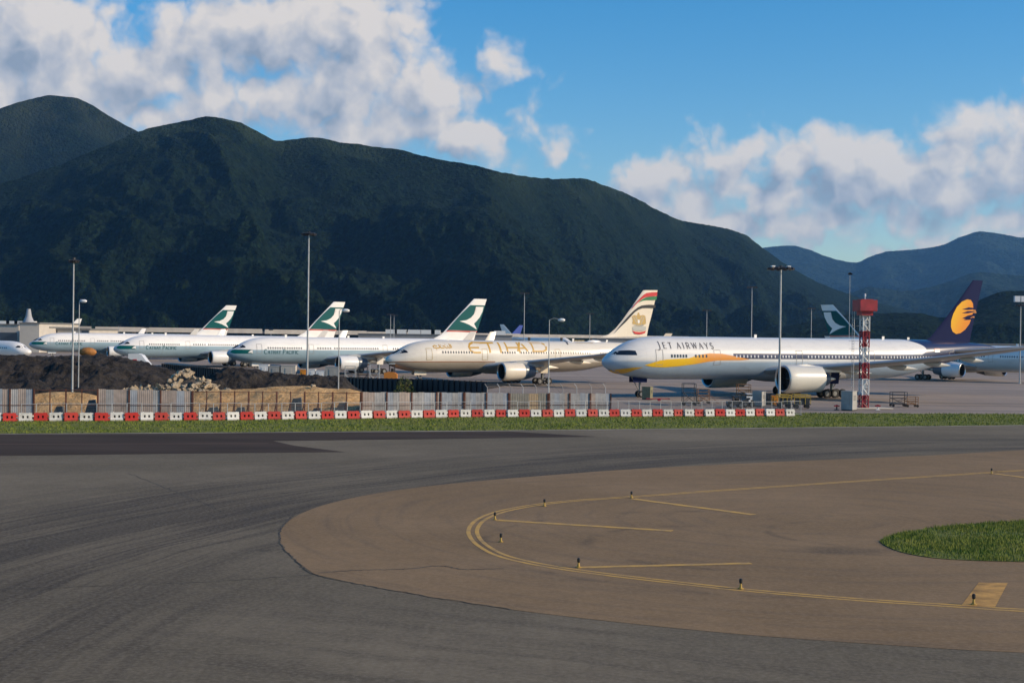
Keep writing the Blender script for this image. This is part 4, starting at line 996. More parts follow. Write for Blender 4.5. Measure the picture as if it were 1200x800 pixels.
jf = lambda pts: J.crop(1000, 300, 4.0, pts, 0)
g_ = G('sun_yellow_orange', .35); x_, y_, z_ = g_.sep(); g_.col(g_.mix(g_.rng(g_.math('ADD', x_, g_.math('MULTIPLY', z_, -.5)), 56.6, 61.5), (.80, .45, .015), (.74, .24, .02)))
J.decal('sun_emblem', jf([(528, 203), (545, 206), (555, 222), (557, 248), (551, 285), (538, 318), (518, 345), (496, 361), (476, 365), (460, 354), (452, 332), (453, 303), (463, 270), (480, 238), (503, 214)]), g_.m, .012, (-1,), fin=fe, step=3)
J.strokes('sun_ray', [(jf([(530, 252), (568, 256)]), .16), (jf([(530, 264), (571, 264)]), .16), (jf([(530, 282), (562, 286)]), .16)], mat('ray_orange', (.74, .27, .02), .4), .014, fin=fe)
for w_ in ([(503, 250), (535, 240), (558, 243), (558, 250), (530, 252)], [(502, 268), (530, 258), (560, 258), (560, 262), (530, 268)], [(504, 292), (530, 279), (558, 273), (558, 281), (530, 296)], [(510, 300), (530, 290), (554, 290), (552, 298)]):
    J.decal('emblem_notch', jf(w_), P_navy, .03, (-1,), fin=fe, step=3)
for x, hh in ((26, .45), (50, .45), (55, .35)): MB().box((x, 0, 8.78 + hh / 2), (.45, .06, hh)).build('antenna', P_white, J.root)
J.strokes('flag_mark', [(J.crop(1000, 300, 4.0, [(392, 445), (418, 445)]), .35)], M_fin_w, .04)
J.strokes('flag_mark', [(J.crop(1000, 300, 4.0, [(392, 437), (418, 437)]), .22)], M_flagred, .045)

# ------------------------------------------------------------------ two far aircraft fins and a small jet at the left
def small_jet(name, kind, nose, phi, side, label, m_fin, body_m, fin_s=1.0, top=None, base=None):
    p = Plane(kind, name, nose, phi, side, label)
    L = p.L
    fz = p.zt - .2; ft = 11.8 if kind == 320 else 16.8
    fin = [(L-9, fz), (L-7.2, fz+.8), (L-5.6, fz+(ft-fz)*.45), (L-3.2, ft), (L-.9, ft), (L-2.0, fz+(ft-fz)*.45), (L-2.5, fz+.8), (L-2.8, fz-.3)]
    if kind != 320: fin = [(a, b) for a, b in A333_fin]
    common(p, body_m, P_grey, P_eng, P_engd, A330_screen if kind != 320 else [(1.2, 4.3), (2.0, 4.8), (2.8, 4.85), (3.0, 4.4)], M_win, 4.3, None, m_fin, fin, detail=(kind == 320))
    return p, fin
P_body3 = paint('white_body', (.80, .78, .74))
# small white jet whose nose shows beside the leftmost green-tailed one
pn = atd(36, 405, 335)
S1, _ = small_jet('narrow_jet', 320, (pn.x, 335), 24, +1, 'small plain white jet at the left edge, its nose beside the leftmost green-tailed airliner', P_white, P_body3)
cabin_windows(S1, [(5.5, 14), (16, 27)], 4.25, M_win, .22, .32)
for lab, tx, td, m_, kind in (('far white aircraft with a red-based tail fin showing above the low terminal', 96, 1080, P_white, 333), ('far aircraft whose blue tail fin shows behind the cream airliner', 613, 1180, mat('royal_blue_fin', (.015, .05, .30), .4), 333), ('far aircraft whose white tail fin shows just left of the blue one', 604, 1120, P_white, 333)):
    t = atd(tx, 380, td); ph = 30 if 'blue tail' in lab or 'red' in lab else 150
    if ph == 30: nose = (t.x - 62.3 * math.cos(R(30)), td - 62.3 * math.sin(R(30))); sd_ = -1
    else: nose = (t.x - 12 + 62.3 * math.cos(R(30)), td - 62.3 * math.sin(R(30))); sd_ = 1
    q_, f_ = small_jet('distant_airliner', 333, nose, 30, sd_, lab, m_, P_body3)
    if 'red-based' in lab:
        q_.decal('fin_red_base', [(51.5, 9.3), (53.2, 11.0), (60.3, 11.0), (59.6, 9.2)], M_flagred, .012, (-1, 1), fin=fin_fn(.26), step=4)

# ------------------------------------------------------------------ buildings and the elevated road along the foot of the hills
M_conc = mat('pale_wall', (.50, .46, .40), .85, noise=(.15, .15, 4)); M_conc2 = mat('grey_wall', (.30, .29, .28), .85, noise=(.15, .2, 4))
M_glaze_shade = mat('glazing_and_shade', (.03, .05, .08), .25, spec=.7); M_roofd = mat('roof_grey', (.16, .16, .155), .8)
def block(name, px0, px1, ytop, d, depth, m, label, roof=True, ribs=0, bands=()):
    a = atd(px0, ytop, d); b = atd(px1, ytop, d); h = a.z; w = b.x - a.x
    r = empty(name, ((a.x + b.x)/2, d + depth/2, 0)); tag(r, label, 'building')
    MB().box((0, 0, h/2), (w, depth, h)).build('wall', m, r)
    if roof: MB().box((0, 0, h + .25), (w + .8, depth + .8, .5)).build('roof', M_roofd, r)
    for (u0, u1, v0, v1) in bands:
        MB().box((-w/2 + w*(u0+u1)/2, -depth/2 - .06, h*(v0+v1)/2), (w*(u1-u0), .14, h*(v1-v0))).build('window', M_glaze_shade, r)
    return r, w, h, depth
r, w, h, dp = block('terminal_building', -60, 22, 380, 560, 60, M_conc, 'low terminal building at the left edge with a dark glazed front', bands=[(.05, .98, .18, .72)])
for k in range(4): MB().box((w*(.05 + k*.12), -10, h + 1.0), (4.5, 4, 1.4)).build('roof_unit', P_white, r)
r, w, h, dp = block('terminal_hall', 23, 46, 379, 540, 50, M_conc, 'tall pale blank-walled hall with a sloping shaded side, right of the glazed terminal')
r, w, h, dp = block('hall_shaded_side', 46.5, 57.5, 384, 552, 40, M_glaze_shade, 'dark blue block standing in for the shaded side of the pale hall, left of the beige shed')  # shade on the hall's side, drawn as a dark block of its own
r, w, h, dp = block('apron_shed', 58, 105, 386, 560, 40, M_conc, 'long beige shed behind the leftmost airliners', bands=[(.02, .2, .86, .97), (.8, .98, .86, .97)])
# radome-like mast on the hall roof
b0 = atd(33.5, 379, 565); mst = MB().cyl((0, 0, 0), (0, 0, 2.2), 2.2, 1.2, 14).cyl((0, 0, 2.2), (0, 0, 5.2), 1.2, .7, 14).build('roof_spire', mat('hazy_grey', (.33, .34, .36), .7), smooth=30)
mst.location = (b0.x, 565, b0.z + .5); tag(mst, 'pale tapering spire standing above the terminal hall roof', 'spire')
# low long buildings to the middle
r, w, h, dp = block('cargo_building', 420, 600, 391.5, 760, 60, M_conc2, 'long low grey cargo building with white units on its roof, behind the green-tailed airliners')
for k, (u, ww) in enumerate(((.21, 10), (.27, 10), (.36, 11), (.45, 12), (.5, 8), (.92, 10))): MB().box((-w/2 + w*u, -24, h + 1.5), (ww*.6, 5, 2.4)).build('roof_unit', P_white, r)
r, w, h, dp = block('hangar_row', 700, 990, 397.2, 900, 50, M_conc2, 'low hangar row far behind the crown of the largest airliner')
r, w, h, dp = block('far_hangar', 1010, 1400, 402, 700, 50, M_conc2, 'low buildings behind the right-facing airliner at the right edge')
# elevated road
rd = empty('elevated_road', (0, 0, 0)); tag(rd, 'pale elevated road running along the foot of the hills behind the airliners', 'viaduct')
vp = [atd(-200, 381.2, 640), atd(40, 383.3, 650), atd(105, 384.2, 660), atd(300, 387.2, 720), atd(420, 389.3, 800), atd(600, 392.5, 980), atd(800, 395, 1200)]
for a, b in zip(vp[:-1], vp[1:]):
    d = b - a; L = d.length; ang = math.atan2(d.y, d.x); c = (a + b) / 2
    MB().box((c.x, c.y, c.z - .8), (L + .3, 11, 1.3), rz=ang).build('deck', M_conc2, rd)
    nrm = Vector((-d.y, d.x, 0)).normalized()
    MB().box((c.x - nrm.x*5.4, c.y - nrm.y*5.4, c.z + .3), (L, .3, .8), rz=ang).build('parapet', M_conc2, rd)
    for k in range(max(1, int(L / 42))):
        q = a + d * ((k + .5) / max(1, int(L / 42)))
        MB().cyl((q.x, q.y, 0), (q.x, q.y, q.z - 1.4), .9, n=10).build('pier', M_conc2, rd)

# ------------------------------------------------------------------ lamp posts
M_pole = mat('galvanised_pole', (.42, .43, .43), .5, .3, noise=(1.5, .2, 3)); M_lampd = mat('floodlight_black', (.03, .03, .034), .5); M_lampw = mat('lamp_glass', (.72, .73, .74), .3)
def mast(px, ytop, ybase, label, d=None, n=12, rad=1.5, r0=.28, r1=.14, group=None, simple=False):
    b = gp(px[0], ybase) if d is None else atd(px[0], ybase, d); b.z = 0
    if d is None: d = b.y
    t = atd(px[1], ytop, d); h = t.z
    r = empty('floodlight_mast', (b.x, b.y, 0)); tag(r, label, 'light mast', group)
    MB().cyl((0, 0, 0), (0, 0, .12), r0*1.9, n=16).cyl((0, 0, .12), (0, 0, h*.25), r0, r0*.85, 16).cyl((0, 0, h*.25), (0, 0, h), r0*.83, r1, 16).build('pole', M_pole, r, smooth=30)
    if simple:
        MB().box((0, 0, h), (rad*2, .3, .25)).build('crossbar', M_lampd, r)
        for k in range(4): MB().box((-rad + rad*2*k/3, -.2, h - .2), (.5, .3, .4)).build('floodlight', M_lampd, r)
    else:
        pts = [(rad*math.cos(2*math.pi*k/16), rad*math.sin(2*math.pi*k/16), h - .35) for k in range(17)]
        rg = MB().tube(pts, .07)
        for k in range(0, 16, 2): rg.cyl(pts[k], (0, 0, h - .15), .05, n=6)
        rg.cyl((0, 0, h - .45), (0, 0, h + .1), .2, .2, 12)
        rg.build('head_frame', M_lampd, r)
        for k in range(n):
            a = 2*math.pi*k/n; c, s_ = math.cos(a), math.sin(a)
            rot = Matrix.Rotation(a, 3, 'Z') @ Matrix.Rotation(R(25), 3, 'Y')
            MB().box((rad*1.12*c, rad*1.12*s_, h - .3), (.30*min(1.3, rad+.25), .42*min(1.3, rad+.25), .28), rot=rot).build('floodlight', M_lampd, r)
        for k in range(0, n if rad > 1 else 0, 6):
            a = 2*math.pi*(k+.5)/n; MB().box((rad*.8*math.cos(a), rad*.8*math.sin(a), h - .02), (.45, .45, .18), rz=a).build('control_box', M_lampw, r)
    return r
mast((84.5, 88), 303, 477, 'tall floodlight mast at the left, rising from the dark earth mound', d=160, n=8, rad=.42, r0=.12, r1=.07)
mast((360, 362.5), 272, 438, 'tallest floodlight mast, in front of the second and third green tails', d=215, n=12, rad=.85, r0=.17, r1=.10)
mast((913, 915), 312, 470, 'thick floodlight mast with a round lamp crown, in front of the biggest engine', d=190, n=12, rad=1.40, r0=.19, r1=.11)
g5 = 'far floodlight masts standing against the hills'
for px, yt, d, lab in ((457.5, 368, 560, 'left one of the close pair of thin far masts'), (461.5, 369, 570, 'right one of the close pair of thin far masts'), (614, 343, 430, 'thin far mast just right of the blue tail fin'),
                       (691, 367, 520, 'short thin far mast left of the banded tail'), (828, 363, 470, 'thin far mast above the front of the largest airliner'), (880.5, 336, 400, 'tall thin far mast left of the thick floodlight mast'),
                       (950.5, 361, 520, 'thin far mast left of the right-facing green tail'), (139, 381, 640, 'small far lamp post on the elevated road, leftmost'), (172, 383, 650, 'small far lamp post on the elevated road, second from left'), (317.5, 386, 700, 'small far lamp post left of the tallest mast')):
    mast((px, px), yt, 397, lab, d=d, rad=1.2 if d < 600 else .8, r0=.15, r1=.09, group=g5, simple=True)
mast((995, 995.5), 320, 400, 'thin dark mast rising behind the red and white tower', d=330, rad=.2, r0=.07, r1=.05, simple=True)
# right edge mast with box lamps
r = mast((1195, 1196.5), 356, 443, 'dark mast at the right edge carrying white box lamps', d=300, n=4, rad=.9, r0=.15, r1=.1)
for k, (x, z) in enumerate(((-.9, .9), (.4, .9), (1.3, .5))): MB().box((x, -.3, atd(1196.5, 352, 300).z + z - .6), (1.1, .8, 1.2)).build('box_lamp', M_lampw, r)
def street_lamp(px, ytop, ybase, d, arm, label, lamp='globe'):
    b = atd(px[0], ybase, d); t = atd(px[1], ytop, d); h = t.z
    r = empty('street_lamp', (b.x, b.y, 0)); tag(r, label, 'street lamp')
    MB().cyl((0, 0, 0), (0, 0, .3), .12, n=12).cyl((0, 0, .3), (0, 0, h), .075, .045, 12).build('pole', M_pole, r, smooth=30)
    ax = atd(px[1] + arm, ytop, d).x - t.x
    MB().tube([(0, 0, h), (ax*.35, 0, h + .22), (ax*.8, 0, h + .1)], .035).build('arm', M_pole, r)
    MB().revolve([(-.42, .02), (-.34, .13), (-.1, .2), (.2, .19), (.38, .1), (.42, .0)], (ax*.95, 0, h + .02), 12).build('lamp_head', M_lampw, r, smooth=60)
    return r
street_lamp((92, 94.5), 353, 440, 168, 5, 'slender street lamp with a short arm beside the left floodlight mast')
street_lamp((396.5, 397.8), 364, 461, 158, 8, 'slender street lamp in front of the third airliner, left of its engine')
street_lamp((642.5, 644.6), 375, 478, 166, 15, 'slender street lamp in front of the cream airliner, its head floating to the right')

# ------------------------------------------------------------------ earth mounds
def mound_mat(name, a, b, c3, sc=.6):
    g = G(name, .95); n = g.noise(sc, 7, .68); f = g.noise(sc * 7, 4, .7)
    c = g.mix(g.rng(n, .36, .64), a, b); c = g.mix(g.rng(f, .5, .72, 0, .6), c, c3); g.col(c); g.bump(g.math('ADD', n, g.math('MULTIPLY', f, .3)), 1.0, .5); return g.m
M_dirtd = mound_mat('dark_earth', (.011, .010, .010), (.040, .034, .030), (.085, .070, .054)); M_dirto = mound_mat('orange_earth', (.40, .23, .09), (.58, .37, .17), (.68, .48, .27))
M_bank = mound_mat('grey_brown_earth', (.05, .045, .04), (.10, .085, .07), (.15, .125, .10))
def mound(name, outline, d, front, back, m, label, rough=.5, seed=1, lobes=.35, nx=220, ny=90):
    """outline: photo points of the crest, standing at distance d; slopes reach front / back metres from it"""
    P = [atd(x, y, d) for x, y in outline]; f = curve_fn([(p.x, max(p.z, 0)) for p in P])
    x0, x1 = P[0].x, P[-1].x
    X, Y = np.meshgrid(np.linspace(x0, x1, nx), np.linspace(-front, back, ny), indexing='ij')
    wig = 1.6 * fbm(X / 6, X * 0 + 3, 3, seed)
    T = np.where(Y < wig, (Y - wig) / (front + wig), (Y - wig) / (back - wig)); T = np.clip(np.abs(T), 0, 1)
    h = f(X) * (1 - T ** 1.15)
    n = ridged(X / 7, Y / 5 + 5, 4, seed + 3) - .55
    h = h * (1 + lobes * n * np.sin(np.pi * np.clip(T, 0, 1)) * 1.4) + rough * fbm(X / 1.4, Y / 1.4, 4, seed + 8) * np.clip((1 - T) * 4, 0, 1) * (T > .02)
    ed = np.clip(np.minimum(X - x0, x1 - X) / 1.0, 0, 1); h = h * ed - .3 * (1 - ed) - .25 * (T > .99)
    V = np.stack([X, Y + d, h], -1).reshape(-1, 3)
    i, j = np.meshgrid(np.arange(nx - 1), np.arange(ny - 1), indexing='ij'); k = (i * ny + j).ravel()
    o = npmesh(name, V, np.stack([k, k + ny, k + ny + 1, k + 1], 1), m, smooth=True); tag(o, label, 'earth mound'); return o
mound('earth_mound', [(-140, 425), (-60, 418), (0, 415.5), (30, 417), (55, 419), (85, 417), (115, 416.5), (140, 419), (165, 424), (190, 430), (215, 440), (245, 449), (270, 458)], 188, 30, 16, M_dirtd, 'large dark heap of dug earth at the left in front of the green-tailed airliners', .8, 3, .5, 320, 130)
mound('earth_mound', [(225, 452), (245, 440), (262, 431.5), (292, 432), (320, 437), (350, 440), (380, 441), (400, 442), (412, 452), (424, 459), (432, 466)], 181, 10, 8, M_dirtd, 'smaller dark earth heap below the nose of the third green-tailed airliner', .8, 5, .5)
mound('earth_mound', [(215, 466), (232, 459), (262, 456.5), (300, 455), (325, 452.5), (360, 452), (385, 455), (405, 455), (425, 459.5), (440, 468)], 158, 9, 8, M_dirto, 'sunlit orange-brown earth bank behind the open rusty frames', .22, 9, .2)
mound('earth_mound', [(30, 466), (45, 461), (70, 459), (95, 460), (118, 465), (126, 474)], 148, 4.5, 6, M_dirto, 'small orange earth bank seen through the left open frames', .2, 13, .2)
sheet('construction_ground', [gp(-400, 484.0, 0)[:2], gp(230, 483.2)[:2], gp(440, 483.4)[:2], gp(590, 452)[:2], gp(400, 440)[:2], gp(-400, 425)[:2]], .03, M_bank)
# rubble of broken concrete
M_rub = mound_mat('broken_concrete', (.46, .35, .22), (.62, .50, .35), (.70, .60, .46), 1.5)
rs = random.Random(5)
def chunk(s):
    bm = bmesh.new()
    for k in range(14):
        v = Vector((rs.uniform(-1, 1), rs.uniform(-.8, .8), rs.uniform(-.45, .45)));
        if v.length > .15: bm.verts.new((v.x * s, v.y * s, v.z * s))
    r_ = bmesh.ops.convex_hull(bm, input=bm.verts[:])
    for v in [v for v in bm.verts if not v.link_faces]: bm.verts.remove(v)
    me = bpy.data.meshes.new('concrete_chunk'); bm.to_mesh(me); bm.free(); me.materials.append(M_rub); return me
kinds = [chunk(1.0) for _ in range(9)]
top = curve_fn([(148, 457), (160, 455), (180, 454), (198, 447), (206, 438), (215, 437), (222, 434), (230, 440), (245, 447), (262, 455), (275, 459)])
cn = 0
for k in range(150):
    px = rs.triangular(146, 272, 222) if k % 4 else rs.uniform(140, 275); py = float(top(px)) + (rs.random() ** 1.2) * max(1, 461 - float(top(px)))
    d = 166 - (py - 436) * .28 + rs.uniform(-.8, .8); p = atd(px, py, d)
    o = bpy.data.objects.new('concrete_chunk', kinds[k % 9]); COL.objects.link(o)
    sz = rs.uniform(.2, .62) * (1.0 if k % 6 else 1.4); o.scale = (sz, sz, sz * rs.uniform(.7, 1)); o.location = p; o.rotation_euler = (rs.uniform(-1, 1), rs.uniform(-1, 1), rs.uniform(0, 6))
    tag(o, 'broken tan concrete chunk in the rubble heap behind the left hoarding', 'rubble', 'chunks of the concrete rubble heap')
mound('rubble_base', [(138, 463), (160, 458), (190, 455), (207, 444), (225, 441), (248, 452), (268, 459), (282, 466)], 164.5, 6, 5, M_bank, 'grey-brown soil under the concrete rubble heap', .3, 21, .2, 120, 60)
o = bpy.data.objects.new('concrete_block', kinds[3]); COL.objects.link(o); o.location = atd(366, 452.5, 157); o.scale = (.38, .35, .75); tag(o, 'single upright pale concrete block on top of the orange earth bank', 'concrete block')

# ------------------------------------------------------------------ barrier row
bar_px = curve_fn([(-60, 494.4), (0, 493.6), (130, 493), (230, 492.5), (360, 491.2), (460, 490), (530, 489), (690, 488.3), (790, 488), (900, 487.6), (1000, 487.2)])
def barrier_mesh(m, nm, lx):
    hx = lx / 2; mb = MB()
    prof = lambda x, sx=1.0: [(x, -.24*sx, 0), (x, -.24*sx, .13), (x, -.17*sx, .30), (x, -.12*sx, .80), (x, .12*sx, .80), (x, .17*sx, .30), (x, .24*sx, .13), (x, .24*sx, 0)]
    # body: lower and upper parts with two slots between them
    def slab(x0, x1, z0, z1):
        def w(z): return .24 if z <= .13 else (.24 - (z-.13)/.17*.07 if z < .3 else .17 - (z-.3)/.5*.05)
        rr = []
        for x in (x0, x1):
            zs = [z0] + [z for z in (.13, .3) if z0 < z < z1] + [z1]
            rr.append([(x, -w(z), z) for z in zs] + [(x, w(z), z) for z in reversed(zs)])
        mb.loft(rr, True, True, True)
    a = hx - .075
    slab(-a, -a + .30, 0, .80); slab(a - .30, a, 0, .80); slab(-.12, .12, 0, .80)
    for sx in (-1, 1):
        x0, x1 = sorted((sx*.12, sx*(a - .30)))
        slab(x0, x1, 0 if sx else 0, .30); slab(x0, x1, .54, .80)
        mb.box(((x0+x1)/2, .0, .42), (x1-x0, .05, .24), mi=1)
    for z in (.22, .60):   # interlocking lugs
        mb.cyl((-a - .05, 0, z - .07), (-a - .05, 0, z + .07), .10, n=10); mb.cyl((a + .05, 0, z - .15), (a + .05, 0, z - .01), .10, n=10)
    for sx in (-1, 1): mb.cyl((sx*.34, 0, .80), (sx*.34, 0, .835), .06, n=10)
    return mb.build(nm, [m, M_dark])
def worn_plastic(name, c, fade):
    g = G(name, .5); oi = g.N.new('ShaderNodeObjectInfo'); n = g.noise(2.5, 5, .7, g.vscale(g.co, (1, 1, 1)))
    rr_ = oi.outputs['Random']; x, y, z = g.sep()
    q = g.mix(g.math('MULTIPLY', rr_, .55), c, fade); q = g.mix(g.rng(g.math('ADD', n, g.math('MULTIPLY', rr_, .12)), .52, .74, 0, .55), q, tuple(v * .45 + .03 for v in c))
    q = g.mix(g.rng(z, .16, .0, 0, .5), q, (.10, .08, .05)); g.col(q); return g.m
M_bred = worn_plastic('red_plastic', (.50, .030, .022), (.50, .10, .07)); M_bwh = worn_plastic('white_plastic', (.70, .69, .65), (.52, .50, .44))
protos = {}
spac = curve_fn([(-80, 18.9), (0, 17.95), (100, 17.9), (200, 16.9), (360, 15.5), (520, 14.2), (690, 13.0), (800, 12.15), (900, 11.6), (1000, 11.2)])
px = 10.5 - 5 * 18.2; i = -5; rb = random.Random(3)
while px < 935:
    sp = float(spac(px)); a = gp(px - sp/2, float(bar_px(px - sp/2))); b = gp(px + sp/2, float(bar_px(px + sp/2))); c = (a + b) / 2; L_ = (b - a).length
    red = (i % 2 == 0)
    if red not in protos: protos[red] = barrier_mesh(M_bred if red else M_bwh, 'plastic_barrier', 1.32); o = protos[red]
    else: o = protos[red].copy(); COL.objects.link(o)
    o.location = (c.x, c.y + rb.uniform(-.12, .12), 0.03 - rb.uniform(0, .05)); o.rotation_euler = (rb.uniform(-.04, .04), rb.uniform(-.03, .03), math.atan2((b-a).y, (b-a).x) + rb.uniform(-.10, .10)); o.scale = (L_ / 1.36, 1, 1)
    tag(o, ('red' if red else 'white') + ' water-filled plastic barrier in the long alternating row along the grass', 'barrier', ('red' if red else 'white') + ' barriers of the alternating row')
    px += sp; i += 1

# ------------------------------------------------------------------ wire fence panels just behind the barriers
def wire_panel(w, h):
    mb = MB().tube([(-w/2, 0, 0), (-w/2, 0, h), (w/2, 0, h), (w/2, 0, 0)], .028, 6).tube([(-w/2, 0, .12), (w/2, 0, .12)], .02, 5)
    return mb
M_tube = mat('zinc_tube', (.46, .47, .46), .5, .4); M_mesh = mat('fence_wire', (.20, .21, .21), .6, .3)
root0 = empty('wire_fence_panel'); fr = wire_panel(1.30, 1.62).build('frame', M_tube, root0)
wm = MB()
for k in range(1, 13): wm.cyl((-.65 + 1.3*k/13, 0, .12), (-.65 + 1.3*k/13, 0, 1.6), .006, n=3, caps=False)
for k in range(1, 9): wm.cyl((-.65, 0, .12 + 1.5*k/9), (.65, 0, .12 + 1.5*k/9), .006, n=3, caps=False)
wm.build('wire_mesh', M_mesh, root0); MB().box((-.65, 0, .05), (.12, .5, .1)).box((.65, 0, .05), (.12, .5, .1)).build('foot', M_conc2, root0)
px = 19.0; i = 0
while px < 938:
    sp = float(spac(px)); q = 1.35
    a = gp(px, float(bar_px(px))); b = gp(px + sp, float(bar_px(px + sp))); a.y += q; b.y += q
    c = (a + b) / 2
    r = root0 if i == 0 else copy_tree(root0)
    r.location = (c.x, c.y, 0.03); r.rotation_euler = (0, 0, math.atan2((b-a).y, (b-a).x)); r.scale = ((b-a).length / 1.32, 1, .96 + rb.uniform(-.03, .03))
    tag(r, 'low galvanised wire fence panel in the row just behind the plastic barriers', 'fence panel', 'wire fence panels behind the barriers')
    px += sp; i += 1

# ------------------------------------------------------------------ sheet hoarding with rusty frame
M_rust = mat('rusty_steel', (.10, .035, .022), .8, noise=(2, .5, 4))
PANM = [mat('sheet_pale_grey', (.34, .34, .35), .6, .2, noise=(.8, .35, 5)), mat('sheet_pinkish', (.36, .30, .27), .6, .2, noise=(.8, .35, 5)), mat('sheet_drab', (.24, .23, .20), .65, .2, noise=(.8, .4, 5)), mat('sheet_bluish', (.30, .33, .38), .6, .2, noise=(.8, .3, 5)), mat('sheet_ochre', (.36, .27, .17), .65, .1, noise=(.8, .4, 5))]
def hoarding(x0, x1, ytop0, ytop1, step, label, cols, off=2.9, major=4, braces=True, open_=False, name='site_hoarding'):
    r = empty(name); first = gp(x0, float(bar_px(x0))); tag(r, label, 'hoarding'); r.location = (first.x, first.y + off, 0)
    O = Vector(r.location); px = x0; k = 0; tops = []
    while px < x1 - step * .4:
        nx = min(px + step, x1); 
        def foot(p): q = gp(p, float(bar_px(p))); return Vector((q.x * (q.y + off) / q.y, q.y + off, 0))
        a = foot(px); b = foot(nx)
        ha = atd(px, ytop0 + (ytop1-ytop0)*(px-x0)/(x1-x0), a.y).z; hb = atd(nx, ytop0 + (ytop1-ytop0)*(nx-x0)/(x1-x0), b.y).z
        d = b - a; u = d.normalized(); n = Vector((-u.y, u.x, 0)); A = a - O
        if not open_:
            # ribbed sheet
            V = []; m_ = 15
            for q in range(m_ + 1):
                t = q / m_; dep = (0, .012, .012, 0)[q % 4]; P = A + d * t * .985 + n * (-dep); hh = ha + (hb - ha) * t + (.04 if k % 3 == 0 else 0)
                V += [(P.x, P.y, .03), (P.x, P.y, hh)]
            F_ = [(2*q, 2*q+2, 2*q+3, 2*q+1) for q in range(m_)]
            nb = len(V); V += [(v[0] + n.x*.02, v[1] + n.y*.02, v[2]) for v in V]; F_ += [tuple(nb + j for j in reversed(f)) for f in F_]
            MB().add(V, F_).build('sheet_panel', PANM[cols[k % len(cols)]], r)
        if k % major == 0 or open_:
            wide = .16 if (k % 2 == 0) else .10
            MB().box((A.x, A.y - (.06 if not open_ else 0), ha/2), (wide, .1, ha + .05), rz=math.atan2(u.y, u.x)).build('post', M_rust, r)
            if braces: MB().cyl((A.x + n.x*1.3, A.y + n.y*1.3, .05), (A.x + n.x*.06, A.y + n.y*.06, ha*.62), .05, n=6).build('brace', M_rust, r)
        tops.append((A, A + d, ha, hb, u))
        px = nx; k += 1
    for zf in (.97 if open_ else None, .47):
        if zf is None: continue
        mb = MB()
        for A, B, ha, hb, u in tops:
            mb.cyl((A.x, A.y - .05, ha*zf), (B.x, B.y - .05, hb*zf), .03, n=5)
        mb.build('rail', M_rust, r)
    A, B, ha, hb, u = tops[-1]
    MB().box((B.x, B.y - .05, hb/2), (.14, .1, hb + .04)).build('post', M_rust, r)
    return r
hoarding(-62, 39.5, 455.5, 456, 9.2, 'weathered grey sheet hoarding at the left edge behind the barriers', [0, 1, 3, 1])
hoarding(39.5, 114.5, 456, 456, 18.7, 'open rusty frame of the left hoarding with orange earth showing through', [0], open_=True)
hoarding(114.5, 225.5, 456, 458, 9.2, 'pinkish grey sheet hoarding in front of the concrete rubble', [1, 0, 1, 1, 3, 1])
hoarding(225.5, 424, 458, 459.5, 16.4, 'longest open rusty frame hoarding in front of the sunlit orange earth bank', [0], open_=True)
hoarding(424, 516, 459.5, 460, 7.3, 'pale grey sheet hoarding below the nose of the cream airliner', [1, 1, 0, 0, 3, 0])
hoarding(516.5, 543, 460, 460, 6.6, 'bluish white sheet hoarding in front of the middle of the black wall', [3, 3, 0])
hoarding(544.5, 596, 460, 460.5, 6.4, 'grey sheet hoarding in front of the end of the black wall', [0, 3, 0])
hoarding(597, 642, 461, 461, 11.2, 'drab ochre and grey sheet hoarding below the cream airliner engine', [2, 2, 4, 2])
hoarding(643.5, 717, 460.5, 461, 6.0, 'rightmost pale sheet hoarding below the wing of the cream airliner', [0, 3, 0, 1, 0])
# grey tarpaulins and props leaning behind the frames
M_tarp = mat('grey_tarpaulin', (.10, .11, .12), .8, noise=(1.5, .4, 5), bump=(2, .6, .1))
for k, (x0, x1, yt) in enumerate(((60, 74, 476), (98, 112, 468), (168, 187, 474), (202, 224, 476), (238, 256, 477), (272, 287, 477), (336, 354, 466), (362, 376, 478), (391, 406, 472), (414, 424, 477), (598, 606, 473), (616, 626, 474))):
    d = gp((x0+x1)/2, float(bar_px((x0+x1)/2))).y + 4.0
    a = atd(x0, yt, d); b = atd(x1, yt, d); w = b.x - a.x; h = a.z
    V = [(-w/2, 0, 0), (w/2, 0, 0), (w*.42, .1, h), (-w*.1, .12, h*.95), (-w*.30, .1, h*.55), (-w/2, .9, 0), (w/2, .9, 0), (w*.42, .5, h), (-w*.1, .5, h*.95), (-w*.30, .5, h*.55)]
    o = MB().add(V, [(0, 1, 2, 3, 4), (9, 8, 7, 6, 5), (0, 5, 6, 1), (1, 6, 7, 2), (2, 7, 8, 3), (3, 8, 9, 4), (4, 9, 5, 0)]).build('covered_stack', M_tarp); o.location = (a.x + w/2, d, .03)
    tag(o, 'grey tarpaulin-covered stack leaning behind the hoarding frames', 'covered stack', 'tarpaulin-covered stacks behind the hoarding')
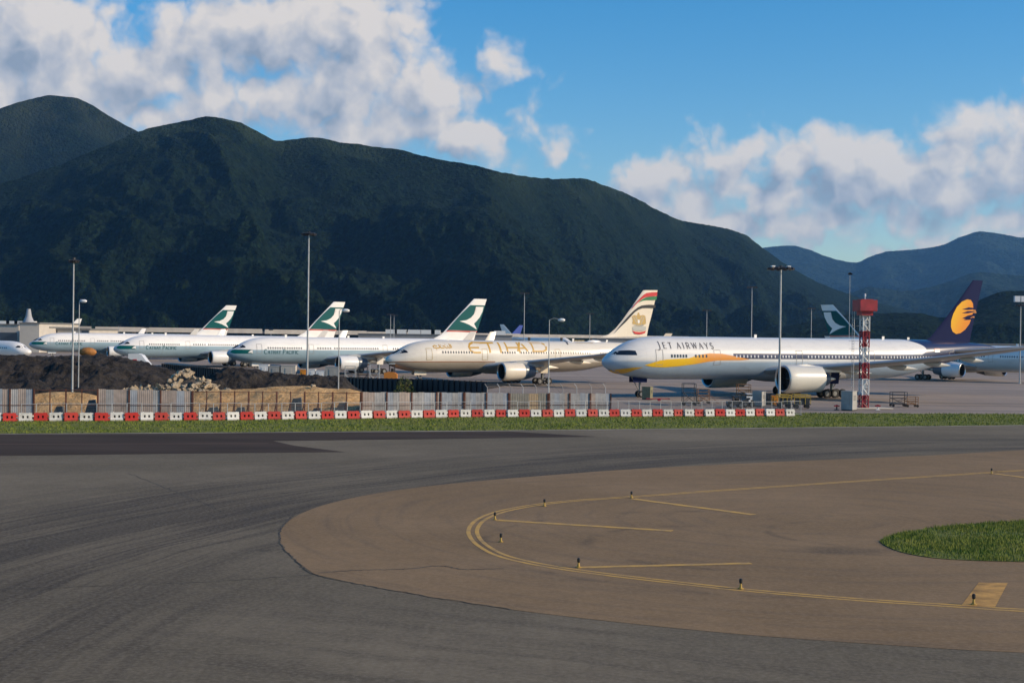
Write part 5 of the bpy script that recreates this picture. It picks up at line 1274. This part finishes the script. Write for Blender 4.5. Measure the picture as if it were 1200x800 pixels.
# black ribbed wall
M_blk = mat('black_sheet', (.012, .016, .024), .5, noise=(.6, .3, 4)); M_blk2 = mat('black_rib', (.006, .007, .010), .6)
bw = empty('black_hoarding'); pts = [atd(190, 426, 262), atd(260, 432.5, 240), atd(340, 438.5, 224), atd(425, 442.8, 207), atd(500, 444.2, 199), atd(571, 447.2, 192)]
bw.location = (pts[0].x, pts[0].y, 0); tag(bw, 'long black ribbed wall in front of the green-tailed and cream airliners', 'hoarding')
O = Vector((pts[0].x, pts[0].y, 0))
for a, b in zip(pts[:-1], pts[1:]):
    A = a - O; B = b - O; n = max(1, round(((b - a).length) / .98)); u = Vector((B.x - A.x, B.y - A.y, 0)).normalized()
    for k in range(n):
        p = A + (B - A) * (k / n); q = A + (B - A) * ((k + 1) / n)
        V = [(p.x, p.y, 0), (q.x, q.y, 0), (q.x, q.y, q.z), (p.x, p.y, p.z)]; V += [(x, y + .06, z) for x, y, z in V]
        MB().add(V, [(0, 1, 2, 3), (7, 6, 5, 4), (3, 2, 6, 7), (0, 3, 7, 4), (1, 5, 6, 2)]).build('sheet_panel', M_blk, bw)
        MB().box((p.x, p.y - .1, (p.z + .05)/2), (.22, .16, p.z + .08), rz=math.atan2(u.y, u.x)).build('rib', M_blk2, bw)
# wire fence with cranked posts
cf = empty('security_fence'); q0 = atd(571, 450, 178); cf.location = (q0.x, 178, 0); tag(cf, 'wire fence with cranked grey posts below the cream airliner engine', 'fence')
O = Vector((q0.x, 178, 0)); prev = None
M_wirem = mat('dull_mesh', (.13, .125, .12), .8)
for k, px in enumerate((571, 585.5, 599, 613, 628.5, 643.5, 659.5, 676, 693, 709.5)):
    p = atd(px, 449.5, 178 + k * .25); p2 = p - O
    MB().cyl((p2.x, p2.y, 0), (p2.x, p2.y, p.z - .45), .045, n=8).cyl((p2.x, p2.y, p.z - .45), (p2.x - .32, p2.y, p.z), .04, n=8).build('post', M_pole if k % 2 else M_conc2, cf)
    if prev is not None:
        mb = MB(); a, b = prev, p2
        for j in range(9): z = (p.z - .5) * (j + 1) / 9.5; mb.cyl((a.x, a.y, z), (b.x, b.y, z), .008, n=3, caps=False)
        for j in range(1, 12): t = j / 12; mb.cyl((a.x + (b.x-a.x)*t, a.y + (b.y-a.y)*t, .05), (a.x + (b.x-a.x)*t, a.y + (b.y-a.y)*t, p.z - .5), .008, n=3, caps=False)
        for j in range(3): mb.cyl((a.x - .1*j - .05, a.y, p.z - .35 + .15*j), (b.x - .1*j - .05, b.y, p.z - .35 + .15*j), .012, n=3, caps=False)
        mb.build('wire_mesh', M_wirem, cf)
    prev = p2

# ------------------------------------------------------------------ taxiway edge lights
M_lblack = mat('lamp_black', (.012, .012, .013), .4); M_cone = mat('yellow_cone', (.42, .27, .05), .6, noise=(6, .4, 3)); M_blue = mat('blue_glass', (.03, .08, .4), .1)
el = empty('edge_light')
MB().cyl((0, 0, 0), (0, 0, .03), .10, n=16).revolve([(0, 0)], (0, 0, 0), 3).build('base_plate', M_cone, el)
MB().cyl((0, 0, .03), (0, 0, .20), .055, .03, 12).build('stem', M_cone, el, smooth=40)
MB().cyl((0, 0, .19), (0, 0, .23), .045, .055, 14).cyl((0, 0, .23), (0, 0, .33), .062, .058, 14).cyl((0, 0, .33), (0, 0, .36), .058, .03, 14).build('lamp_head', M_lblack, el, smooth=40)
labs = {(638, 593): 'black-topped edge light on the outer yellow line just above the sharp bend', (740, 583.5): 'black-topped edge light at the start of the upper right yellow stripe', (580, 609): 'black-topped edge light inside the bend at the start of the long middle stripe',
        (587, 635): 'black-topped edge light standing inside the bend, below the middle stripe', (678, 665): 'black-topped edge light at the start of the lower yellow stripe', (868, 690): 'black-topped edge light on the near double line between the stripe and the orange patch',
        (1141, 708.5): 'black-topped edge light standing on the faded orange patch', (1162, 555): 'black-topped edge light farthest away at the far right stripe'}
for k, ((x, y), lb) in enumerate(labs.items()):
    r = el if k == 0 else copy_tree(el); q = gp(x, y); r.location = (q.x, q.y, .015); r.rotation_euler = (0, 0, k * 1.3); tag(r, lb, 'edge light', 'edge lights along the yellow line')

# ------------------------------------------------------------------ red and white tower
M_tr = mat('tower_red', (.30, .012, .025), .5, noise=(1, .3, 3)); M_tw = mat('tower_white', (.68, .68, .66), .5, noise=(1, .15, 3))
tb = gp(1012, 478.5); tt = atd(1014, 352, tb.y)
tw_ = empty('lattice_tower', (tb.x, tb.y, 0), R(12)); tag(tw_, 'red and white banded lattice tower with a red platform box and side ladder', 'tower')
hw_ = .43; zs = [0.0] + [atd(1013, y, tb.y).z for y in (463, 444, 425, 407, 388, 369.5)]
for k in range(6):
    z0, z1 = zs[k], zs[k+1]; mm = M_tr if k % 2 == 0 else M_tw; mb = MB()
    for a in (-1, 1):
        for b in (-1, 1): mb.cyl((a*hw_, b*hw_, z0), (a*hw_, b*hw_, z1), .085, n=8)
    n = 2; dz = (z1 - z0) / n
    for q in range(n):
        za, zb_ = z0 + dz*q, z0 + dz*(q+1)
        for (p0, p1) in (((-1, -1), (1, -1)), ((1, -1), (1, 1)), ((1, 1), (-1, 1)), ((-1, 1), (-1, -1))):
            s_ = 1 if q % 2 else -1
            A, B = (p0, p1) if s_ > 0 else (p1, p0)
            mb.cyl((A[0]*hw_, A[1]*hw_, za), (B[0]*hw_, B[1]*hw_, zb_), .055, n=6)
            mb.cyl((A[0]*hw_, A[1]*hw_, zb_), (B[0]*hw_, B[1]*hw_, zb_), .045, n=6)
        mb.box((0, 0, (za+zb_)/2), (.42, .42, dz*.98))
    mb.build('tower_section', mm, tw_)
zt_ = zs[-1]; zp = tt.z
MB().box((0, 0, zt_ + .25), (1.5, 1.5, .5)).build('platform_neck', M_tr, tw_)
pf = MB().box((.0, 0, zt_ + .55), (2.2, 2.2, .10)).build('platform', M_tr, tw_)
cb = MB()
for a in (-1, 1): cb.box((a*1.13, 0, (zt_ + .55 + zp)/2 + .05), (.05, 2.3, zp - zt_ - .55)).box((0, a*1.13, (zt_ + .55 + zp)/2 + .05), (2.2, .05, zp - zt_ - .55))
cb.build('platform_screen', M_tr, tw_); MB().box((.1, .1, (zt_ + .7 + zp)/2), (1.5, 1.5, zp - zt_ - .4)).build('equipment_box', M_tr, tw_)
MB().cyl((0, 0, zp), (0, 0, zp + .55), .05, n=6).cyl((0, 0, zp + .5), (0, 0, zp + .85), .12, .1, 10).build('beacon', M_lampw, tw_)
lad = MB(); lx = -1.55; zl0 = atd(1000, 458, tb.y).z; 
for a in (-.28, .28): lad.cyl((lx, a, zl0), (lx, a, zt_ + .5), .03, n=5)
z = zl0
while z < zt_: lad.cyl((lx, -.28, z), (lx, .28, z), .018, n=4); z += .33
z = zl0 + .6
while z < zt_:
    pts_ = [(lx - .02 - .55*math.sin(math.pi*t/6), -.3 + .6*t/6, z) for t in range(7)]; lad.tube(pts_, .016, 4)
    lad.cyl((lx, 0, z), (-hw_, 0, z), .02, n=4); z += .95
lad.build('ladder', M_tube, tw_)
MB().box((.9, 0, .06), (5.2, 2.2, .12)).build('base_slab', mat('cream_slab', (.55, .50, .42), .85), tw_)
def box_thing(name, x0, x1, ytop, ybase, depth, m, label, cat, rz=0.0, door=True, d=None, parts=True):
    a = gp(x0, ybase) if d is None else atd(x0, ybase, d); b = gp(x1, ybase) if d is None else atd(x1, ybase, d); t = atd((x0+x1)/2, ytop, a.y); w = abs(b.x - a.x); h = t.z
    if d is not None: h = max(.3, t.z)
    # the visible width is split between two faces when the box is turned
    ww = w if abs(rz) < .05 else w / (math.cos(rz) + .7 * abs(math.sin(rz)))
    dep = depth if abs(rz) < .05 else ww * .7
    r = empty(name, ((a.x+b.x)/2, a.y + dep/2, 0), rz); tag(r, label, cat)
    MB().box((0, 0, h/2 + .04), (ww, dep, h - .08)).build('body', m, r)
    MB().box((0, 0, .03), (ww*.96, dep*.96, .1)).build('skid', M_lampd, r)
    if parts:
        MB().box((0, 0, h + .02), (ww + .08, dep + .08, .08)).build('lid', m, r)
        if door: MB().box((ww*.02, -dep/2 - .025, h*.5), (ww*.42, .05, h*.78)).box((ww*.18, -dep/2 - .07, h*.5), (.04, .05, .22)).build('door', m, r)
        v = MB()
        for k in range(4): v.box((ww/2 + .02, 0, h*(.55 + .07*k)), (.04, dep*.5, .04))
        v.build('louvre', M_lampd, r)
    return r
M_cab = mat('cabinet_grey', (.36, .35, .32), .6, noise=(1, .2, 4)); M_orange = mat('orange_plastic', (.70, .26, .02), .5, noise=(2, .2, 3)); M_olive = mat('olive_drab', (.20, .19, .11), .7, noise=(2, .3, 4)); M_yrail = mat('yellow_rail', (.55, .36, .06), .5, noise=(3, .4, 3)); M_dkm = mat('dark_machine', (.035, .04, .045), .6, noise=(2, .3, 3)); M_brown = mat('brown_rust', (.25, .13, .06), .8, noise=(3, .4, 4))
box_thing('equipment_cabinet', 987, 1004, 458.5, 480.5, 1.5, M_cab, 'grey equipment cabinet standing just left of the red and white tower', 'cabinet', R(-42))
box_thing('equipment_cabinet', 882.5, 897.5, 459, 476, 1.5, M_cab, 'pale grey upright cabinet between the dark tug and the orange bin', 'cabinet', R(-42))
box_thing('orange_bin', 904.5, 911.5, 464, 475.5, .9, M_orange, 'upright orange bin left of the thick floodlight mast', 'bin')
box_thing('ground_power_unit', 752.5, 765, 453.5, 467.8, 1.6, M_olive, 'olive ground power unit box beside the nose wheels of the largest airliner', 'power unit', R(-30))
box_thing('chequered_case', 897.5, 903.5, 461.5, 474, .8, M_dkm, 'dark case with pale marks between the pale cabinet and the orange bin', 'case')
# low red obstruction lamps by the tower
for x, lb in ((980.5, 'low red-topped stand left of the grey cabinet'), (1001.5, 'low red-topped stand between the cabinet and the tower'), (1028.5, 'low red-topped white stand right of the tower on the slab')):
    q = gp(x, 480.3); r = empty('marker_stand', (q.x, q.y, 0)); tag(r, lb, 'marker lamp', 'low red marker stands around the tower')
    MB().cyl((0, 0, 0), (0, 0, .45), .09, n=10).box((0, 0, .05), (.5, .5, .1)).build('stand', M_tw if x > 1010 else M_dkm, r); MB().box((0, 0, .52), (.62, .4, .16)).box((0, 0, .63), (.2, .2, .08)).build('lamp_box', M_tr, r)
def frame_stand(x0, x1, ytop, ybase, m, label, name='access_stand', deck=True, wheels=True, depth=1.8, d=None, top_m=None, cat='access stand'):
    a = gp(x0, ybase) if d is None else atd(x0, ybase, d); b = gp(x1, ybase) if d is None else atd(x1, ybase, d); t = atd((x0+x1)/2, ytop, a.y); w = b.x - a.x; h = t.z
    r = empty(name, ((a.x+b.x)/2, a.y + depth/2, 0)); tag(r, label, cat)
    f = MB(); zd = h * .58
    for sx in (-1, 1):
        for sy in (-1, 1): f.cyl((sx*w/2, sy*depth/2, .15), (sx*w/2, sy*depth/2, h), .045, n=6)
        for z in (.35, zd, h*.8, h): f.cyl((sx*w/2, -depth/2, z), (sx*w/2, depth/2, z), .03, n=5)
        f.cyl((-w/2, sx*depth/2, .3), (w/2, sx*depth/2, zd), .03, n=5).cyl((w/2, sx*depth/2, .3), (-w/2, sx*depth/2, zd), .03, n=5)
        for z in (.35, zd, h*.8, h): f.cyl((-w/2, sx*depth/2, z), (w/2, sx*depth/2, z), .032, n=5)
    f.build('frame', m, r)
    if deck: MB().box((0, 0, zd), (w, depth, .08)).build('deck', top_m or m, r)
    if wheels:
        for sx in (-1, 1):
            for sy in (-1, 1): MB().cyl((sx*w*.45, sy*depth/2 - .06, .17), (sx*w*.45, sy*depth/2 + .06, .17), .17, n=14).build('wheel', M_black, r)
    s_ = MB()
    n = 6
    for k in range(n): s_.box((w/2 + .15 + (n-k)*.17, 0, zd*(k+.6)/n), (.2, depth*.6, .04))
    if deck and w > 1.2: s_.build('steps', m, r)
    return r
frame_stand(801, 815, 449.5, 475, M_dkm, 'dark wheeled access stand under the belly of the largest airliner')
frame_stand(818, 831, 456, 473, M_brown, 'rust-brown stand right of the dark access stand', depth=1.4)
frame_stand(865, 879, 450.5, 466, M_brown, 'brown tubular stand behind the dark tug, below the far engine', depth=1.6, wheels=False)
frame_stand(1046, 1062, 459.5, 476.5, M_dkm, 'dark wheeled cage trolley right of the tower on the open apron', depth=1.4, deck=False, name='cage_trolley', cat='trolley')
frame_stand(1063, 1075, 465, 477, M_brown, 'orange-brown low ladder trolley beside the dark cage trolley', depth=1.2, deck=False, name='ladder_trolley', cat='trolley')
def dolly(x0, x1, ytop, ybase, label):
    a = gp(x0, ybase); b = gp(x1, ybase); w = b.x - a.x; h = atd(x0, ytop, a.y).z; D_ = 1.7
    r = empty('baggage_dolly', ((a.x+b.x)/2, a.y + D_/2, 0)); tag(r, label, 'dolly', 'dollies with yellow rails by the thick mast')
    MB().box((0, 0, .52), (w, D_, .14)).cyl((-w/2, 0, .5), (-w/2 - .7, 0, .3), .04, n=6).build('bed', M_dkm, r)
    f = MB()
    for sy in (-1, 1):
        for z in (h*.82, h): f.box((0, sy*D_/2, z), (w, .07, .10))
        for k in range(4): f.box((-w/2 + w*k/3, sy*D_/2, (.55 + h)/2), (.07, .07, h - .55))
    f.build('rail', M_yrail, r)
    MB().box((w*.05, 0, (.6 + h*.8)/2), (w*.8, D_*.8, h*.8 - .6)).build('load', M_dkm, r)
    for sx in (-1, 1):
        for sy in (-1, 1):
            t = MB().cyl((sx*w*.33, sy*D_*.42 - .09, .24), (sx*w*.33, sy*D_*.42 + .09, .24), .24, n=16).build('wheel', M_black, r)
dolly(912.5, 926.5, 462.5, 478, 'yellow-railed dolly just right of the thick floodlight mast')
dolly(931, 949, 462.5, 478.5, 'rightmost yellow-railed dolly, past the end of the barrier row')
def tug(x0, x1, ytop, ybase, m, label, d=None, cab=True, white=None, name='tow_tractor'):
    a = gp(x0, ybase) if d is None else atd(x0, ybase, d); b = gp(x1, ybase) if d is None else atd(x1, ybase, d); w = b.x - a.x; h = atd(x0, ytop, a.y).z; D_ = 1.7
    zb_ = 0 if d is None else 0
    r = empty(name, ((a.x+b.x)/2, a.y + D_/2, zb_)); tag(r, label, 'tractor')
    q = [(-w/2, .35), (-w/2, h*.55), (-w*.12, h*.62), (-w*.08, h*.60), (w*.30, h*.58), (w/2, h*.5), (w/2, .35)]
    V = [(x, -D_/2, z) for x, z in q] + [(x, D_/2, z) for x, z in q]; n = len(q)
    MB().add(V, [tuple(range(n)), tuple(range(2*n-1, n-1, -1))] + [(i, (i+1) % n, n+(i+1) % n, n+i) for i in range(n)]).build('body', m, r)
    if cab:
        c = MB()
        for sx in (-.1, .3):
            for sy in (-1, 1): c.cyl((w*sx, sy*D_*.42, h*.55), (w*sx, sy*D_*.42, h*.95), .05, n=6)
        c.build('cab_frame', M_dkm, r); MB().box((w*.1, 0, h*.97), (w*.5, D_*.95, .08)).build('cab_roof', white or m, r); MB().box((w*.12, 0, h*.68), (w*.2, D_*.5, h*.16)).build('seat', M_black, r)
        MB().box((-w*.1, 0, h*.76), (.03, D_*.8, h*.34)).build('windscreen', M_glass, r)
    for sx in (-1, 1):
        for sy in (-1, 1): wheel(r, (sx*w*.30, sy*D_*.48, .36), .36, .24)
    MB().box((-w/2 - .03, D_*.3, h*.45), (.05, .18, .14)).build('headlight', M_lampw, r); MB().box((-w/2 - .03, -D_*.3, h*.45), (.05, .18, .14)).build('headlight', M_lampw, r)
    return r
tug(853, 871, 463.5, 478, M_dkm, 'low dark tow tractor left of the pale cabinet')
t7 = tug(871, 883, 461, 477, M_dkm, 'dark tractor with white-marked side just left of the pale cabinet', white=P_white)
g7 = gp(878, 476); sgn = MB().add([(-.45, 0, 0), (.45, 0, 0), (.45, 0, .55), (-.45, 0, .55)], [(0, 1, 2, 3)]); 
h7 = bpy.data.objects.new('number_mark', None) if 0 else None
mb7 = MB(); 
for c_, sz_ in (((0, 0, 1.35), (.75, .05, .2)), ((.2, 0, 1.12), (.25, .05, .28)), ((.02, 0, .85), (.25, .05, .3))): mb7.box((c_[0] + .1, -.90, c_[2] - .05), sz_)
mb7.build('number_mark', P_white, t7)
tug(450, 465, 425.5, 437, mat('tractor_orange', (.62, .22, .03), .5), 'orange and yellow tow tractor in front of the nose wheel of the cream airliner', d=246, white=P_white)
# things parked under the third airliner, behind the dark heap
D3 = 232
for (x0, x1, yt, m_, nm, cat, lb) in ((303, 314, 427.5, P_white, 'white_cart', 'cart', 'white cart leftmost under the third green-tailed airliner'), (315, 327, 429, M_cab, 'grey_container', 'container', 'grey container under the third airliner, right of the white cart'),
        (329, 346, 428.5, M_conc, 'beige_container', 'container', 'beige container left of the small orange box'), (351.5, 358.5, 433.5, M_orange, 'orange_box', 'box', 'small orange box left of the foot of the tallest mast'),
        (361.5, 369, 433, P_white, 'white_crate', 'crate', 'white crate just right of the foot of the tallest mast'), (370, 380, 434.5, P_white, 'white_crate', 'crate', 'lower white crate between the other white crate and the grey heap'),
        (381, 396, 430, M_cab, 'covered_pallet', 'pallet', 'grey covered pallet left of the third airliner engine')):
    r = box_thing(nm, x0, x1, yt, 447, 1.6, m_, lb, cat, 0.0, d=D3)
for k, (x0, x1, yt, lb) in enumerate(((404, 416, 429, 'left frame trolley near the engine of the third airliner'), (419, 430, 430, 'middle frame trolley between the third airliner engine and the orange tractor'), (433, 444, 427, 'right frame trolley next to the orange tractor'))):
    frame_stand(x0, x1, yt, 440, M_tube if k != 1 else M_dkm, lb, name='frame_trolley', d=238, depth=1.4, deck=k == 2, cat='trolley')
# boarding stairs truck on the far side of the dark heap
st_ = empty('boarding_stairs'); q0 = atd(150, 427, 262); st_.location = (q0.x, 262, 0); tag(st_, 'white boarding stairs truck with red marks sloping down behind the dark earth heap', 'stairs truck')
W_ = atd(190, 427, 262).x - q0.x; ht_ = atd(150, 414.5, 262).z
V = [(0, 0, ht_), (0, 0, ht_ - 1.9), (W_*.30, 0, ht_ - 2.0), (W_, 0, ht_ - 3.4), (W_, 0, ht_ - 2.9), (W_*.62, 0, ht_ - 2.0), (W_*.4, 0, ht_ - .2), (W_*.30, 0, ht_ + .05)]
n = len(V); V += [(x, 2.2, z) for x, y, z in V]
MB().add(V, [tuple(range(n)), tuple(range(2*n-1, n-1, -1))] + [(i, (i+1) % n, n+(i+1) % n, n+i) for i in range(n)]).build('canopy', P_white, st_)
MB().box((W_*.2, -.03, ht_ - 1.2), (.7, .06, .5)).box((W_*.5, -.03, ht_ - 2.1), (1.4, .06, .3), rot=Matrix.Rotation(R(30), 3, 'Y')).build('red_mark', M_flagred, st_)
MB().box((W_*.5, 1.1, .9), (W_*.95, 2.2, .7)).build('chassis', M_dkm, st_)
for sx in (.15, .85):
    for sy in (0.1, 2.1): wheel(st_, (W_*sx, sy, .45), .45, .28)
MB().tube([(W_*.12, 1.1, 1.2), (W_*.12, 1.1, ht_ - 1.9)], .18, 8).tube([(W_*.6, 1.1, 1.2), (W_*.6, 1.1, ht_ - 3)], .14, 8).build('lift_strut', M_strut, st_)
# orange covered machine behind the left heap
oc = MB().revolve([(-2.0, .05), (-1.7, .7), (-.9, 1.15), (.1, 1.3), (1.0, 1.1), (1.7, .6), (2.0, .05)], (0, 0, 0), 16).build('orange_cover', mat('dull_orange_sheet', (.36, .15, .035), .8, noise=(1.5, .4, 4)), smooth=60)
oc.scale = (.7, .7, .6); oc.location = atd(103, 412.5, 228); tag(oc, 'dull orange sheeted bundle on the dark heap below the leftmost green-tailed airliner', 'bundle')
# low green bush against the black wall
def bush(px, py, d, rad, h, label, seed):
    r0 = np.random.RandomState(seed); n = 900; a = r0.rand(n)*6.28; rr = rad*np.sqrt(r0.rand(n)); z = h*r0.rand(n)*(1 - (rr/rad)**2*.7)
    c = np.stack([rr*np.cos(a), rr*np.sin(a), z], 1); V = (c[:, None, :] + r0.randn(n, 3, 3)*.09).reshape(-1, 3)
    o = empty('bush', atd(px, py, d)); o.location.z = 0; tag(o, label, 'bush')
    npmesh('foliage', V, np.arange(n*3).reshape(n, 3), mat('bush_leaves', (.09, .11, .02), .9, noise=(2, .5, 3)), o)
    mb = MB()
    for k in range(5): mb.cyl((0, 0, 0), (rad*.5*math.cos(k*1.3), rad*.5*math.sin(k*1.3), h*.7), .03, .01, 5)
    mb.build('stem', M_brown, o)
    return o
bush(474, 443, 199, 1.5, 3.1, 'small yellow-green bush behind the black wall below the cream airliner nose', 4)
# tow bar by the big nose gear
tbq = gp(757, 470); o = MB().cyl((0, 0, .35), (3.2, .8, .35), .06, n=8).cyl((3.2, .5, .35), (3.2, 1.1, .35), .08, n=8).cyl((1.8, .1, .2), (1.8, .8, .2), .2, n=12).build('tow_bar', M_tr); o.location = (tbq.x, tbq.y, 0); tag(o, 'thin red tow bar on the apron right of the big nose wheels', 'tow bar')
